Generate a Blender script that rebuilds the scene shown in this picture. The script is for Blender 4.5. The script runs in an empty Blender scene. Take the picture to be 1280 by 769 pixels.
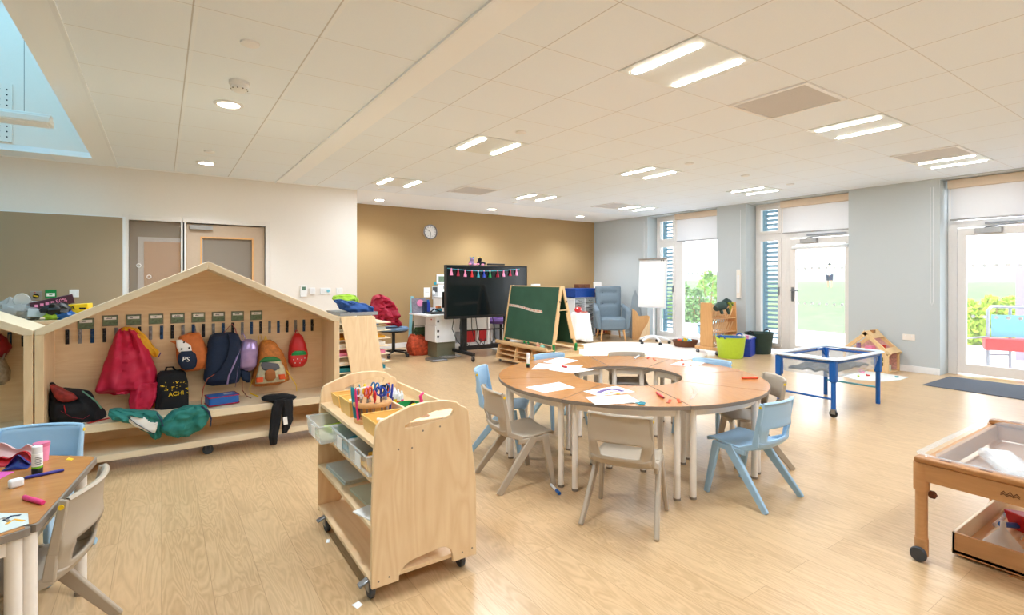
import bpy, bmesh, math, random
from mathutils import Vector, Matrix, noise
from mathutils.geometry import tessellate_polygon
random.seed(7)
PI = math.pi
COL = bpy.context.scene.collection
# ---------------------------------------------------------------- survey of the place (camera at the origin, eye 1.31 m)
FOC, HOR, YAW, EYE = 647.0, 348.0, math.radians(34.1), 1.31
SY, CY = math.sin(YAW), math.cos(YAW)
def ray(px):
    u = (px - 640) / FOC
    return SY + u * CY, CY - u * SY
def XZ(px, py, Y):
    rx, ry = ray(px); d = Y / ry
    return rx * d, EYE - (py - HOR) * d / FOC
def YZ(px, py, X):
    rx, ry = ray(px); d = X / rx
    return ry * d, EYE - (py - HOR) * d / FOC
def XY(px, py, z=0.0):
    d = (EYE - z) * FOC / (py - HOR)
    rx, ry = ray(px)
    return rx * d, ry * d
# ---------------------------------------------------------------- mesh builder
SPLIT = {'end_board','side_board','suspension_wire','bolt','eye','slat','frame_beam','louvre_post','hinge','green_clip','upright','jamb','red_stripe','corner_brace','foot_pad','end_rail_piece','magnet','size_dot','base_foot','edge_trim','divider'}
class MB:
    def __init__(s):
        s.bm = bmesh.new(); s.mi = 0; s.M = Matrix()
    def add(s, vs, fs):
        v = [s.bm.verts.new(s.M @ Vector(p)) for p in vs]
        for f in fs:
            try:
                k = s.bm.faces.new([v[i] for i in f]); k.material_index = s.mi
            except ValueError:
                pass
        return v
    def box(s, x0, x1, y0, y1, z0, z1):
        s.add([(x0,y0,z0),(x1,y0,z0),(x1,y1,z0),(x0,y1,z0),(x0,y0,z1),(x1,y0,z1),(x1,y1,z1),(x0,y1,z1)],
              [(0,3,2,1),(4,5,6,7),(0,1,5,4),(1,2,6,5),(2,3,7,6),(3,0,4,7)])
        return s
    def cbox(s, c, d, rz=0, rx=0, ry=0):
        M = s.M; s.M = M @ Matrix.Translation(c) @ Matrix.Rotation(rz,4,'Z') @ Matrix.Rotation(ry,4,'Y') @ Matrix.Rotation(rx,4,'X')
        s.box(-d[0]/2, d[0]/2, -d[1]/2, d[1]/2, -d[2]/2, d[2]/2); s.M = M
        return s
    def tube(s, pts, r, n=10, closed=False, flat=None, caps=True):
        pts = [Vector(p) for p in pts]; N = len(pts)
        rs = r if isinstance(r, (list, tuple)) else [r]*N
        rings = []; up = None
        for i, p in enumerate(pts):
            if closed: t = pts[(i+1) % N] - pts[i-1]
            else: t = pts[min(i+1, N-1)] - pts[max(i-1, 0)]
            if t.length < 1e-9: t = Vector((0,0,1))
            t.normalize()
            if up is None:
                up = Vector((0,0,1)) if abs(t.z) < .9 else Vector((1,0,0))
            a = t.cross(up)
            if a.length < 1e-5: a = t.orthogonal()
            a.normalize(); b = a.cross(t).normalized(); up = b
            f = flat if flat else 1.0
            rings.append([p + a*math.cos(2*PI*k/n)*rs[i] + b*math.sin(2*PI*k/n)*rs[i]*f for k in range(n)])
        vs = [q for rg in rings for q in rg]; fs = []
        L = N if closed else N-1
        for i in range(L):
            j = (i+1) % N
            for k in range(n):
                fs.append((i*n+k, i*n+(k+1)%n, j*n+(k+1)%n, j*n+k))
        if caps and not closed:
            fs.append(tuple(range(n))[::-1]); fs.append(tuple((N-1)*n+k for k in range(n)))
        s.add(vs, fs); return s
    def cyl(s, p0, p1, r0, r1=None, n=16):
        return s.tube([p0, p1], [r0, r0 if r1 is None else r1], n)
    def bar(s, p0, p1, w0, h0, w1=None, h1=None, side=(0,1,0)):
        # tapered rectangular bar; w along 'side', h across
        w1 = w0 if w1 is None else w1; h1 = h0 if h1 is None else h1
        p0, p1 = Vector(p0), Vector(p1); t = (p1-p0).normalized(); a = Vector(side); a = (a - t*a.dot(t)).normalized(); b = t.cross(a)
        vs = []
        for p, w, h in ((p0,w0,h0),(p1,w1,h1)):
            for sa, sb in ((-1,-1),(1,-1),(1,1),(-1,1)): vs.append(p + a*sa*w/2 + b*sb*h/2)
        s.add(vs, [(0,3,2,1),(4,5,6,7),(0,1,5,4),(1,2,6,5),(2,3,7,6),(3,0,4,7)]); return s
    def lathe(s, prof, c=(0,0,0), n=24, axis='Z', sx=1, sy=1, caps=True):
        vs = []; c = Vector(c)
        for r, z in prof:
            for k in range(n):
                a = 2*PI*k/n; v = (r*math.cos(a)*sx, r*math.sin(a)*sy, z)
                if axis == 'X': v = (v[2], v[0], v[1])
                if axis == 'Y': v = (v[0], v[2], v[1])
                vs.append(c + Vector(v))
        fs = []
        for i in range(len(prof)-1):
            for k in range(n): fs.append((i*n+k, i*n+(k+1)%n, (i+1)*n+(k+1)%n, (i+1)*n+k))
        if caps: fs.append(tuple(range(n))[::-1]); fs.append(tuple((len(prof)-1)*n+k for k in range(n)))
        s.add(vs, fs); return s
    def prism(s, polys, plane, a0, a1):
        if not isinstance(polys[0][0], (list, tuple)): polys = [polys]
        def P(q, a):
            return {'xy': (q[0], q[1], a), 'xz': (q[0], a, q[1]), 'yz': (a, q[0], q[1])}[plane]
        tri = tessellate_polygon([[Vector((q[0], q[1], 0)) for q in p] for p in polys])
        flat = [q for p in polys for q in p]; n = len(flat)
        vs = [P(q, a0) for q in flat] + [P(q, a1) for q in flat]
        fs = [t for t in tri] + [tuple(i+n for i in t)[::-1] for t in tri]
        o = 0
        for p in polys:
            m = len(p)
            for i in range(m):
                j = (i+1) % m; fs.append((o+i, o+j, n+o+j, n+o+i))
            o += m
        s.add(vs, fs); return s
    def surf(s, fn, nu, nv, cu=False, cv=False):
        vs = [fn(i/(nu if cu else nu-1), j/(nv if cv else nv-1)) for j in range(nv) for i in range(nu)]; fs = []
        for j in range(nv if cv else nv-1):
            for i in range(nu if cu else nu-1):
                i2 = (i+1) % nu; j2 = (j+1) % nv
                fs.append((j*nu+i, j*nu+i2, j2*nu+i2, j2*nu+i))
        s.add(vs, fs); return s
    def puff(s, rows, n=20, fold=0.0, nf=5, seed=0, sub=4, k=0.6, flatback=.25, wob=.006, cr=0.0):
        # rows: (z, xl, xr, depth[, yc]) closed pillowy body, front towards -Y
        R = []
        rows = [tuple(r) + ((0,) if len(r) == 4 else ()) for r in rows]
        for a, b in zip(rows[:-1], rows[1:]):
            for q in range(sub):
                t = q/sub; t2 = t*t*(3-2*t)*.5 + t*.5
                R.append(tuple(a[m]+(b[m]-a[m])*(t if m == 0 else t2) for m in range(5)))
        R.append(rows[-1]); vs = []
        for (z, xl, xr, dp, yc) in R:
            cx, hw = (xl+xr)/2, max((xr-xl)/2, .001)
            for i in range(n):
                a = 2*PI*i/n; ca, sa = math.cos(a), math.sin(a)
                x = cx + hw*math.copysign(abs(ca)**k, ca)
                y = -math.copysign(abs(sa)**k, sa)*dp
                if y > 0: y *= flatback
                f = fold*math.sin(nf*(x-cx)/max(hw, .05)*2+seed+z*9)*(1 if sa > 0 else .2)*(1-abs(ca)**6)
                nz = noise.noise(Vector((x*14+seed*3, z*14, y*14)))*wob
                if cr and sa > -.3:
                    p = Vector((x*7+seed*2.1, z*5, seed)); q = p + Vector((noise.noise(p*1.3), 0, 0))*1.2
                    f += cr*(abs(noise.noise(q*1.0))*2.2-.5) + cr*.5*(abs(noise.noise(q*2.7))*2.2-.5)
                vs.append((x+nz*.6, y+yc+f+nz, z+nz*.5))
        N = len(R); fs = []
        for j in range(N-1):
            for i in range(n): fs.append((j*n+i, j*n+(i+1)%n, (j+1)*n+(i+1)%n, (j+1)*n+i))
        fs.append(tuple(range(n))); fs.append(tuple((N-1)*n+i for i in range(n))[::-1])
        s.add(vs, fs); return s
    def sphere(s, c, r, n=14, m=9, wob=0, seed=0):
        r = r if isinstance(r, (tuple, list)) else (r, r, r); vs = []
        for j in range(m):
            th = PI*(j+.5)/m if False else PI*(j+.02)/(m-1+.04)
            for i in range(n):
                a = 2*PI*i/n; d = Vector((math.sin(th)*math.cos(a), math.sin(th)*math.sin(a), math.cos(th)))
                w = 1+wob*noise.noise(d*2.3+Vector((seed, seed*.7, 0)))
                vs.append((c[0]+d.x*r[0]*w, c[1]+d.y*r[1]*w, c[2]+d.z*r[2]*w))
        fs = [(j*n+i, (j+1)*n+i, (j+1)*n+(i+1)%n, j*n+(i+1)%n) for j in range(m-1) for i in range(n)]
        fs.append(tuple(range(n))); fs.append(tuple((m-1)*n+i for i in range(n))[::-1])
        s.add(vs, fs); return s
    def text(s, body, M, size, ext=.0008):
        c = bpy.data.curves.new('t', 'FONT'); c.body = body; c.size = size; c.extrude = ext; c.align_x = 'CENTER'; c.align_y = 'CENTER'
        o = bpy.data.objects.new('t', c); COL.objects.link(o)
        dg = bpy.context.evaluated_depsgraph_get(); me = bpy.data.meshes.new_from_object(o.evaluated_get(dg))
        s.add([M @ v.co for v in me.vertices], [tuple(p.vertices) for p in me.polygons])
        bpy.data.objects.remove(o); bpy.data.curves.remove(c); bpy.data.meshes.remove(me)
        return s
    def build(s, name, mat, *a, **k):
        if name not in SPLIT: return s.build1(name, mat, *a, **k)
        # separate pieces become parts of their own
        s.bm.verts.index_update(); s.bm.faces.index_update(); s.bm.verts.ensure_lookup_table(); seen = set(); out = None
        for v0 in list(s.bm.verts):
            if v0.index in seen or not v0.link_faces: continue
            st, isl = [v0], []; seen.add(v0.index)
            while st:
                v = st.pop(); isl.append(v)
                for e in v.link_edges:
                    w = e.other_vert(v)
                    if w.index not in seen: seen.add(w.index); st.append(w)
            idx = {v.index: i for i, v in enumerate(isl)}; m = MB()
            vs = [m.bm.verts.new(v.co) for v in isl]; fc = {f for v in isl for f in v.link_faces}
            for f in sorted(fc, key=lambda f: f.index):
                n = m.bm.faces.new([vs[idx[v.index]] for v in f.verts]); n.material_index = f.material_index
            o = m.build1(name, mat, *a, **k); out = out or o
        s.bm.free(); return out
    def build1(s, name, mat, parent=None, bevel=0, smooth=None, loc=None, rz=0, sub=0, solid=0, seg=2, ang=38):
        bmesh.ops.recalc_face_normals(s.bm, faces=s.bm.faces)
        me = bpy.data.meshes.new(name); s.bm.to_mesh(me); s.bm.free()
        o = bpy.data.objects.new(name, me); COL.objects.link(o)
        for m in (mat if isinstance(mat, (list, tuple)) else [mat]): me.materials.append(m)
        if parent: o.parent = parent
        if loc is not None: o.location = loc
        o.rotation_euler.z = rz
        if solid:
            m = o.modifiers.new('solid', 'SOLIDIFY'); m.thickness = solid; m.offset = 0
        if bevel:
            m = o.modifiers.new('bevel', 'BEVEL'); m.width = bevel; m.segments = seg; m.limit_method = 'ANGLE'; m.angle_limit = math.radians(40)
        if sub:
            m = o.modifiers.new('sub', 'SUBSURF'); m.levels = sub; m.render_levels = sub
        if smooth is not False:
            for p in me.polygons: p.use_smooth = True
            try: me.set_sharp_from_angle(angle=math.radians(ang))
            except Exception: pass
        return o
def tag(o, label, cat, group=None):
    o['label'] = label; o['category'] = cat
    if group: o['group'] = group
    return o
def thing(name, label, cat, loc=(0,0,0), rz=0, group=None):
    o = bpy.data.objects.new(name, None); COL.objects.link(o); o.empty_display_size = .05
    o.location = loc; o.rotation_euler.z = rz
    return tag(o, label, cat, group)
def struct(o):
    o['kind'] = 'structure'; return o
def dup(root, loc, rz, label, group=None):
    r = root.copy(); COL.objects.link(r); r.location = loc; r.rotation_euler.z = rz; r['label'] = label
    if group: r['group'] = group
    for ch in list(root.children):
        c = ch.copy(); COL.objects.link(c); c.parent = r
        for g in list(ch.children):
            d = g.copy(); COL.objects.link(d); d.parent = c
    return r
def recolor(root, old, new):
    for c in root.children_recursive:
        if c.type == 'MESH':
            for i, sl in enumerate(c.material_slots):
                if sl.material == old: sl.link = 'OBJECT'; sl.material = new
# ---------------------------------------------------------------- materials
def lin(c):
    return tuple(((v/255)/12.92 if v/255 <= .04045 else ((v/255+.055)/1.055)**2.4) for v in c) + (1,)
def nodes(name):
    m = bpy.data.materials.new(name); m.use_nodes = True; nt = m.node_tree
    return m, nt, nt.nodes['Principled BSDF']
def nd(nt, typ, **kw):
    n = nt.nodes.new(typ)
    for k, v in kw.items():
        if k.startswith('i_'):
            key = k[2:]; key = int(key) if key.isdigit() else key.replace('_', ' ')
            n.inputs[key].default_value = v
        else: setattr(n, k, v)
    return n
def mixc(nt, fac, a, b, mode='MIX'):
    n = nt.nodes.new('ShaderNodeMix'); n.data_type = 'RGBA'; n.blend_type = mode
    for key, v in ((0, fac), (6, a), (7, b)):
        if hasattr(v, 'is_output'): nt.links.new(v, n.inputs[key])
        else: n.inputs[key].default_value = v
    return n.outputs[2]
def mth(nt, op, a, b=None, c=None):
    n = nt.nodes.new('ShaderNodeMath'); n.operation = op
    for i, v in enumerate((a, b, c)):
        if v is None: continue
        if hasattr(v, 'is_output'): nt.links.new(v, n.inputs[i])
        else: n.inputs[i].default_value = v
    return n.outputs[0]
def plain(name, rgb, rough=.5, metal=0, var=.06, scale=30, bump=0, alpha=1, trans=0, emit=0, spec=.5, ior=1.45, sheen=0):
    m, nt, b = nodes(name); c = lin(rgb)
    b.inputs['Roughness'].default_value = rough; b.inputs['Metallic'].default_value = metal
    b.inputs['Specular IOR Level'].default_value = spec; b.inputs['IOR'].default_value = ior
    tc = nd(nt, 'ShaderNodeTexCoord'); nz = nd(nt, 'ShaderNodeTexNoise', i_Scale=scale, i_Detail=3.0)
    nt.links.new(tc.outputs['Object'], nz.inputs['Vector'])
    dk = tuple(v*(1-var*2) for v in c[:3])+(1,); lt = tuple(min(1, v*(1+var)) for v in c[:3])+(1,)
    nt.links.new(mixc(nt, nz.outputs['Fac'], dk, lt), b.inputs['Base Color'])
    if bump:
        bp = nd(nt, 'ShaderNodeBump', i_Strength=bump, i_Distance=.01); nt.links.new(nz.outputs['Fac'], bp.inputs['Height']); nt.links.new(bp.outputs[0], b.inputs['Normal'])
    if trans: b.inputs['Transmission Weight'].default_value = trans
    if sheen: b.inputs['Sheen Weight'].default_value = sheen
    if alpha < 1: b.inputs['Alpha'].default_value = alpha
    if emit:
        b.inputs['Emission Color'].default_value = c; b.inputs['Emission Strength'].default_value = emit
    return m
def wood(name, c1, c2, axis='Z', scale=3.0, stretch=9, rough=.42, contrast=1.0):
    m, nt, b = nodes(name); tc = nd(nt, 'ShaderNodeTexCoord'); mp = nd(nt, 'ShaderNodeMapping')
    sc = [stretch]*3; sc['XYZ'.index(axis)] = 1.0; mp.inputs['Scale'].default_value = sc
    nt.links.new(tc.outputs['Object'], mp.inputs['Vector'])
    n1 = nd(nt, 'ShaderNodeTexNoise', i_Scale=scale*.45, i_Detail=2.0, i_Distortion=.6); nt.links.new(mp.outputs[0], n1.inputs['Vector'])
    n2 = nd(nt, 'ShaderNodeTexNoise', i_Scale=scale*4, i_Detail=4.0, i_Roughness=.6); nt.links.new(mp.outputs[0], n2.inputs['Vector'])
    ring = mth(nt, 'FRACT', mth(nt, 'MULTIPLY', n1.outputs['Fac'], 9.0)); ring = mth(nt, 'ABSOLUTE', mth(nt, 'SUBTRACT', ring, .5))
    f = mth(nt, 'ADD', mth(nt, 'MULTIPLY', ring, .9*contrast), mth(nt, 'MULTIPLY', n2.outputs['Fac'], .6))
    f = mth(nt, 'MINIMUM', f, 1.0)
    nt.links.new(mixc(nt, f, lin(c1), lin(c2)), b.inputs['Base Color']); b.inputs['Roughness'].default_value = rough
    return m
M = {}
def setup_mats():
    P = plain
    M['birch'] = wood('birch_plywood', (222,188,142), (243,220,183), 'Z', 2.2, 6, .4, .8)
    M['birch_y'] = wood('birch_plywood_long', (220,186,140), (241,216,178), 'Y', 2.2, 8, .42, .8)
    M['birch_x'] = wood('birch_plywood_wide', (222,190,146), (243,220,185), 'X', 2.2, 8, .45, .7)
    M['birch_pale'] = wood('pale_plywood_edge', (228,208,174), (244,230,204), 'X', 3, 8, .45, .4)
    M['beech'] = wood('beech_top', (170,110,52), (197,137,76), 'X', 2.0, 9, .20, .8)
    M['pine'] = wood('pine_wood', (214,176,124), (238,206,158), 'Z', 4, 7, .5, .7)
    M['pine_y'] = wood('pine_wood_long', (218,180,130), (240,210,165), 'Y', 4, 7, .5, .7)
    M['oakbrown'] = wood('brown_oiled_wood', (150,98,52), (190,136,82), 'Y', 4, 7, .5, .8)
    M['rail'] = wood('tan_table_wood', (180,130,82), (202,152,102), 'Y', 3, 7, .45, .5)
    M['honey'] = wood('honey_wood', (205,150,92), (232,184,126), 'Z', 3, 7, .45, .6)
    M['edge'] = P('grey_brown_edging', (136,124,112), .5)
    M['white'] = P('white_plastic', (236,239,242), .45, var=.02)
    M['cream'] = P('cream_painted_metal', (238,231,222), .35, var=.02)
    M['paper'] = P('white_paper', (246,245,242), .8, var=.01)
    M['frame'] = P('white_window_frame', (232,228,224), .35, var=.02)
    M['alu'] = P('brushed_aluminium', (176,176,176), .35, .8)
    M['silver'] = P('grey_metal', (150,152,156), .3, .9)
    M['dark'] = P('black_plastic', (26,27,29), .4)
    M['darkgrey'] = P('dark_grey_rubber', (62,64,68), .6)
    M['screen'] = P('black_screen_glass', (20,26,28), .12, var=0)
    M['chair_blue'] = P('powder_blue_polypropylene', (160,195,223), .42, var=.02, bump=.02, scale=300)
    M['chair_grey'] = P('warm_grey_polypropylene', (176,163,145), .42, var=.02, bump=.02, scale=300)
    M['yellow'] = P('yellow_plastic', (245,205,30), .4)
    M['blue'] = P('blue_plastic', (30,98,178), .38)
    M['royal'] = P('royal_blue_plastic', (38,66,178), .4)
    M['navy'] = P('navy_fabric', (30,44,70), .85, var=.2, scale=80)
    M['black_fab'] = P('black_fabric', (28,28,32), .9, var=.2, scale=80)
    M['teal_fab'] = P('teal_fabric', (44,130,122), .75, var=.2, scale=25)
    M['teal'] = P('teal_plastic', (40,150,170), .4)
    M['lime'] = P('lime_plastic', (190,220,62), .45)
    M['dgreen'] = P('dark_green_rubber', (44,66,58), .55)
    M['green'] = P('green_plastic', (18,140,70), .4)
    M['red'] = P('red_plastic', (205,36,38), .4)
    M['crimson'] = P('crimson_nylon', (172,24,58), .6, var=.15, scale=18, bump=.5)
    M['coat'] = P('raspberry_red_nylon', (206,34,74), .55, var=.12, scale=12)
    M['mustard'] = P('yellow_lining', (232,170,30), .6, var=.1)
    M['pink'] = P('bright_pink_plastic', (238,60,130), .4)
    M['palepink'] = P('pale_pink', (244,150,190), .5)
    M['orange'] = P('orange_fabric', (206,112,52), .7, var=.15)
    M['terra'] = P('orange_red_plastic', (222,84,40), .45)
    M['purple'] = P('purple_fabric', (92,62,128), .6)
    M['lilac'] = P('iridescent_lilac', (176,150,200), .25, .35, var=.25, scale=14)
    M['bin_yellow'] = P('pale_yellow_plastic', (238,196,112), .4)
    M['clear'] = P('frosted_clear_plastic', (232,238,240), .15, alpha=.34, var=.0)
    M['clear2'] = P('clear_plastic', (206,218,226), .1, alpha=.22, var=.0)
    M['glass'] = P('window_glass', (235,242,245), .02, alpha=.1, var=.0)
    M['glass_in'] = P('interior_vision_glass', (150,150,145), .02, alpha=.35, var=.0, spec=1.0)
    M['chalk'] = P('green_chalkboard', (50,92,72), .7, var=.14, scale=6)
    M['wallw'] = P('white_wall_paint', (236,232,227), .85, var=.012, scale=60)
    M['wallb'] = P('pale_blue_grey_paint', (192,200,203), .85, var=.012, scale=60)
    M['hess'] = P('tan_hessian', (174,146,104), .95, var=.07, scale=220, bump=.05)
    M['hess2'] = P('tan_pinboard_cloth', (168,150,124), .95, var=.06, scale=220, bump=.05)
    M['plaster'] = P('ceiling_plaster', (238,244,251), .9, var=.01)
    M['armfab'] = P('grey_blue_tweed', (118,134,146), .95, var=.18, scale=150, bump=.06)
    M['rug'] = P('cream_rug', (236,228,220), .95, var=.03, scale=90, bump=.1)
    M['playmat'] = P('grey_white_mat', (222,224,220), .9, var=.1, scale=25)
    M['mat'] = P('charcoal_entrance_mat', (92,98,108), .95, var=.25, scale=160, bump=.2)
    M['door'] = P('taupe_laminate', (190,170,148), .5, var=.03)
    M['wicker'] = P('brown_wicker', (120,74,46), .8, var=.3, scale=120, bump=.4)
    M['grille'] = P('grey_air_grille', (214,216,220), .7, var=.06, scale=400)
    M['sand'] = P('dark_blue_grey_pebbles', (70,84,98), .8, var=.5, scale=60, bump=.6)
    M['slate'] = P('slate_paper', (205,212,208), .6, var=.03)
    M['sage'] = P('pale_sage_card', (206,206,180), .7, var=.03)
    M['hook_black'] = P('black_coat_hook', (34,34,38), .4)
    M['hook_grey'] = P('grey_coat_hook', (140,142,146), .4)
    M['hook_blue'] = P('blue_coat_hook', (28,72,120), .4)
    M['louvre'] = P('blue_green_louvre', (86,140,160), .5)
    M['blind'] = P('white_roller_blind', (236,238,242), .7, alpha=.86, var=.01)
    M['cassette'] = P('cream_blind_cassette', (222,204,182), .5, var=.02)
    M['patio'] = P('pale_concrete', (232,231,229), .9, var=.05, scale=4)
    M['stone'] = P('grey_box_card', (196,198,200), .7)
    M['strip'] = P('lamp_diffuser_strip', (255,250,240), .5, var=0, emit=26)
    M['downlight'] = P('downlight_diffuser', (255,246,228), .5, var=0, emit=22)
    M['lamp_off'] = P('frosted_lamp_tray', (226,234,236), .4, var=.01)
    # floor
    m, nt, b = nodes('oak_vinyl_planks'); g = nd(nt, 'ShaderNodeNewGeometry'); sp = nd(nt, 'ShaderNodeSeparateXYZ'); nt.links.new(g.outputs['Position'], sp.inputs[0])
    cb = nd(nt, 'ShaderNodeCombineXYZ'); nt.links.new(sp.outputs[1], cb.inputs[0]); nt.links.new(sp.outputs[0], cb.inputs[1])
    br = nd(nt, 'ShaderNodeTexBrick', i_Scale=1.0, i_Mortar_Size=.0012, i_Mortar_Smooth=.3, i_Bias=0.0, i_Brick_Width=1.22, i_Row_Height=.178)
    br.offset = .37; br.inputs['Color1'].default_value = (.25,.25,.25,1); br.inputs['Color2'].default_value = (.9,.9,.9,1); br.inputs['Mortar'].default_value = (0,0,0,1)
    nt.links.new(cb.outputs[0], br.inputs['Vector'])
    mp = nd(nt, 'ShaderNodeMapping'); mp.inputs['Scale'].default_value = (1.0, 7.0, 1.0); nt.links.new(cb.outputs[0], mp.inputs['Vector'])
    off = nd(nt, 'ShaderNodeVectorMath', operation='MULTIPLY_ADD'); nt.links.new(br.outputs['Color'], off.inputs[0]); off.inputs[1].default_value = (37, 11, 5); nt.links.new(mp.outputs[0], off.inputs[2])
    n1 = nd(nt, 'ShaderNodeTexNoise', i_Scale=1.5, i_Detail=2.5, i_Distortion=.9); nt.links.new(off.outputs[0], n1.inputs['Vector'])
    n2 = nd(nt, 'ShaderNodeTexNoise', i_Scale=14.0, i_Detail=4.0); nt.links.new(off.outputs[0], n2.inputs['Vector'])
    ring = mth(nt, 'ABSOLUTE', mth(nt, 'SUBTRACT', mth(nt, 'FRACT', mth(nt, 'MULTIPLY', n1.outputs['Fac'], 12.0)), .5))
    f = mth(nt, 'ADD', mth(nt, 'MULTIPLY', ring, 1.0), mth(nt, 'MULTIPLY', n2.outputs['Fac'], .5))
    c = mixc(nt, f, lin((168,134,92)), lin((210,178,136)))
    c = mixc(nt, mth(nt, 'MULTIPLY', br.outputs['Color'], .32), c, lin((218,190,150)))
    c = mixc(nt, mth(nt, 'MULTIPLY', br.outputs['Fac'], .45), c, lin((120,84,50)))
    nt.links.new(c, b.inputs['Base Color']); b.inputs['Roughness'].default_value = .30; b.inputs['Specular IOR Level'].default_value = .6
    bp = nd(nt, 'ShaderNodeBump', i_Strength=.03, i_Distance=.005); nt.links.new(f, bp.inputs['Height']); nt.links.new(bp.outputs[0], b.inputs['Normal'])
    M['floor'] = m
    # ceiling tiles: 600 mm grid, thin dark joints along the room, paler ones across
    m, nt, b = nodes('ceiling_tiles'); g = nd(nt, 'ShaderNodeNewGeometry'); sp = nd(nt, 'ShaderNodeSeparateXYZ'); nt.links.new(g.outputs['Position'], sp.inputs[0])
    X, Y = sp.outputs[0], sp.outputs[1]
    def band(v, off, per, w):
        f = mth(nt, 'FRACT', mth(nt, 'DIVIDE', mth(nt, 'SUBTRACT', v, off-w/2), per)); return mth(nt, 'LESS_THAN', f, w/per)
    def rng(v, a, c_): return mth(nt, 'MULTIPLY', mth(nt, 'GREATER_THAN', v, a), mth(nt, 'LESS_THAN', v, c_))
    right = mth(nt, 'GREATER_THAN', X, 1.535); left = rng(X, -.44, 1.325)
    inY = mth(nt, 'LESS_THAN', Y, 7.806)
    lx = mth(nt, 'ADD', mth(nt, 'MULTIPLY', band(X, 1.855, .6, .006), right), mth(nt, 'MULTIPLY', band(X, .13, .6, .008), left))
    ly = mth(nt, 'MULTIPLY', band(Y, 0, .6, .006), mth(nt, 'ADD', right, left))
    hx = mth(nt, 'ADD', mth(nt, 'MULTIPLY', band(X, 1.872, .6, .014), right), mth(nt, 'MULTIPLY', band(X, .147, .6, .018), left))  # pale highlight painted along the edge of each joint
    hy = mth(nt, 'MULTIPLY', band(Y, .012, .6, .012), mth(nt, 'ADD', right, left))
    sl = nd(nt, 'ShaderNodeTexNoise', i_Scale=260.0, i_Detail=2.0); nt.links.new(g.outputs['Position'], sl.inputs['Vector'])
    base = mixc(nt, sl.outputs['Fac'], lin((230,241,255)), lin((240,249,255)))
    c = mixc(nt, mth(nt, 'MULTIPLY', mth(nt, 'MULTIPLY', mth(nt, 'MAXIMUM', hx, hy), .5), inY), base, lin((242,248,254)))
    c = mixc(nt, mth(nt, 'MULTIPLY', mth(nt, 'MULTIPLY', lx, .5), inY), c, lin((150,140,130)))
    c = mixc(nt, mth(nt, 'MULTIPLY', mth(nt, 'MULTIPLY', ly, .35), inY), c, lin((160,150,140)))
    strip = mth(nt, 'MAXIMUM', rng(X, -1.0, -.44), rng(X, 1.325, 1.535)); strip = mth(nt, 'MAXIMUM', strip, mth(nt, 'GREATER_THAN', Y, 7.806))
    c = mixc(nt, strip, c, lin((243,249,255)))
    nt.links.new(c, b.inputs['Base Color']); b.inputs['Roughness'].default_value = .85
    M['ceil'] = m
    # unseen tinted pane added to dim and blue the skylight
    m, nt, b = nodes('added_sky_filter'); nt.nodes.remove(b); tr_ = nd(nt, 'ShaderNodeBsdfTransparent'); tr_.inputs[0].default_value = (.44,.61,.66,1); gl = nd(nt, 'ShaderNodeBsdfGlossy'); gl.inputs['Roughness'].default_value = .05
    mx = nd(nt, 'ShaderNodeMixShader'); mx.inputs[0].default_value = .06; nt.links.new(tr_.outputs[0], mx.inputs[1]); nt.links.new(gl.outputs[0], mx.inputs[2]); nt.links.new(mx.outputs[0], nt.nodes['Material Output'].inputs[0])
    M['skyfilter'] = m
    # grass
    m, nt, b = nodes('lawn_grass'); g = nd(nt, 'ShaderNodeNewGeometry')
    n1 = nd(nt, 'ShaderNodeTexNoise', i_Scale=2.2, i_Detail=6.0, i_Roughness=.7); nt.links.new(g.outputs['Position'], n1.inputs['Vector'])
    r = nd(nt, 'ShaderNodeValToRGB'); r.color_ramp.elements[0].color = lin((84,108,66)); r.color_ramp.elements[1].color = lin((112,130,84)); r.color_ramp.elements[0].position = .35; r.color_ramp.elements[1].position = .65
    nt.links.new(n1.outputs['Fac'], r.inputs[0]); nt.links.new(r.outputs[0], b.inputs['Base Color']); b.inputs['Roughness'].default_value = .9
    M['grass'] = m
    M['bank'] = P('rough_pale_bank', (150,154,142), .95, var=.12, scale=1.2)
    M['leaf'] = P('bright_green_leaves', (140,186,66), .6, var=.25, scale=3)
    M['leaf2'] = P('mid_green_leaves', (120,160,84), .6, var=.25, scale=3)
    M['leaf3'] = P('yellow_green_leaves', (196,218,76), .6, var=.2, scale=3)
    M['skin'] = P('skin', (214,168,140), .6)
    M['skyblue'] = P('pale_turquoise_panel', (120,200,222), .4)
    M['tube'] = P('galvanised_tube', (160,164,170), .35, .7)
    M['lilacwall'] = P('lilac_render', (178,164,186), .8)
    M['card_green'] = P('green_picture_card', (120,140,112), .6, var=.4, scale=60)
    M['floral'] = P('orange_purple_floral', (206,84,48), .8, var=.6, scale=26)
    M['camo'] = P('green_patterned_fabric', (62,84,56), .8, var=.45, scale=40)
    M['blockfab'] = P('blue_cotton', (52,92,160), .8, var=.2, scale=30)
    M['limefab'] = P('lime_fabric', (174,220,70), .7, var=.15, scale=25)
    M['mesh'] = P('grey_wire_mesh', (168,172,174), .5, .3, var=.4, scale=200)
setup_mats()
LP, DP, EXPO = 20, 74, 0.64
# ================================================================ THE ROOM
XR, YL, YB, CZ, XO = 8.68, 7.89, 9.27, 2.66, 8.98
XW, YF = -4.2, -2.6
struct(MB().box(XW, XO+.12, YF, YB, -.1, 0).build('floor', M['floor']))
struct(MB().prism([[(XW,YF),(XO+.1,YF),(XO+.1,YB),(XW,YB)], [(-3.2,1.2),(-3.2,7.47),(-.645,7.47),(-.645,1.2)]], 'xy', CZ, CZ+.06).build('ceiling', M['ceil']))
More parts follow.
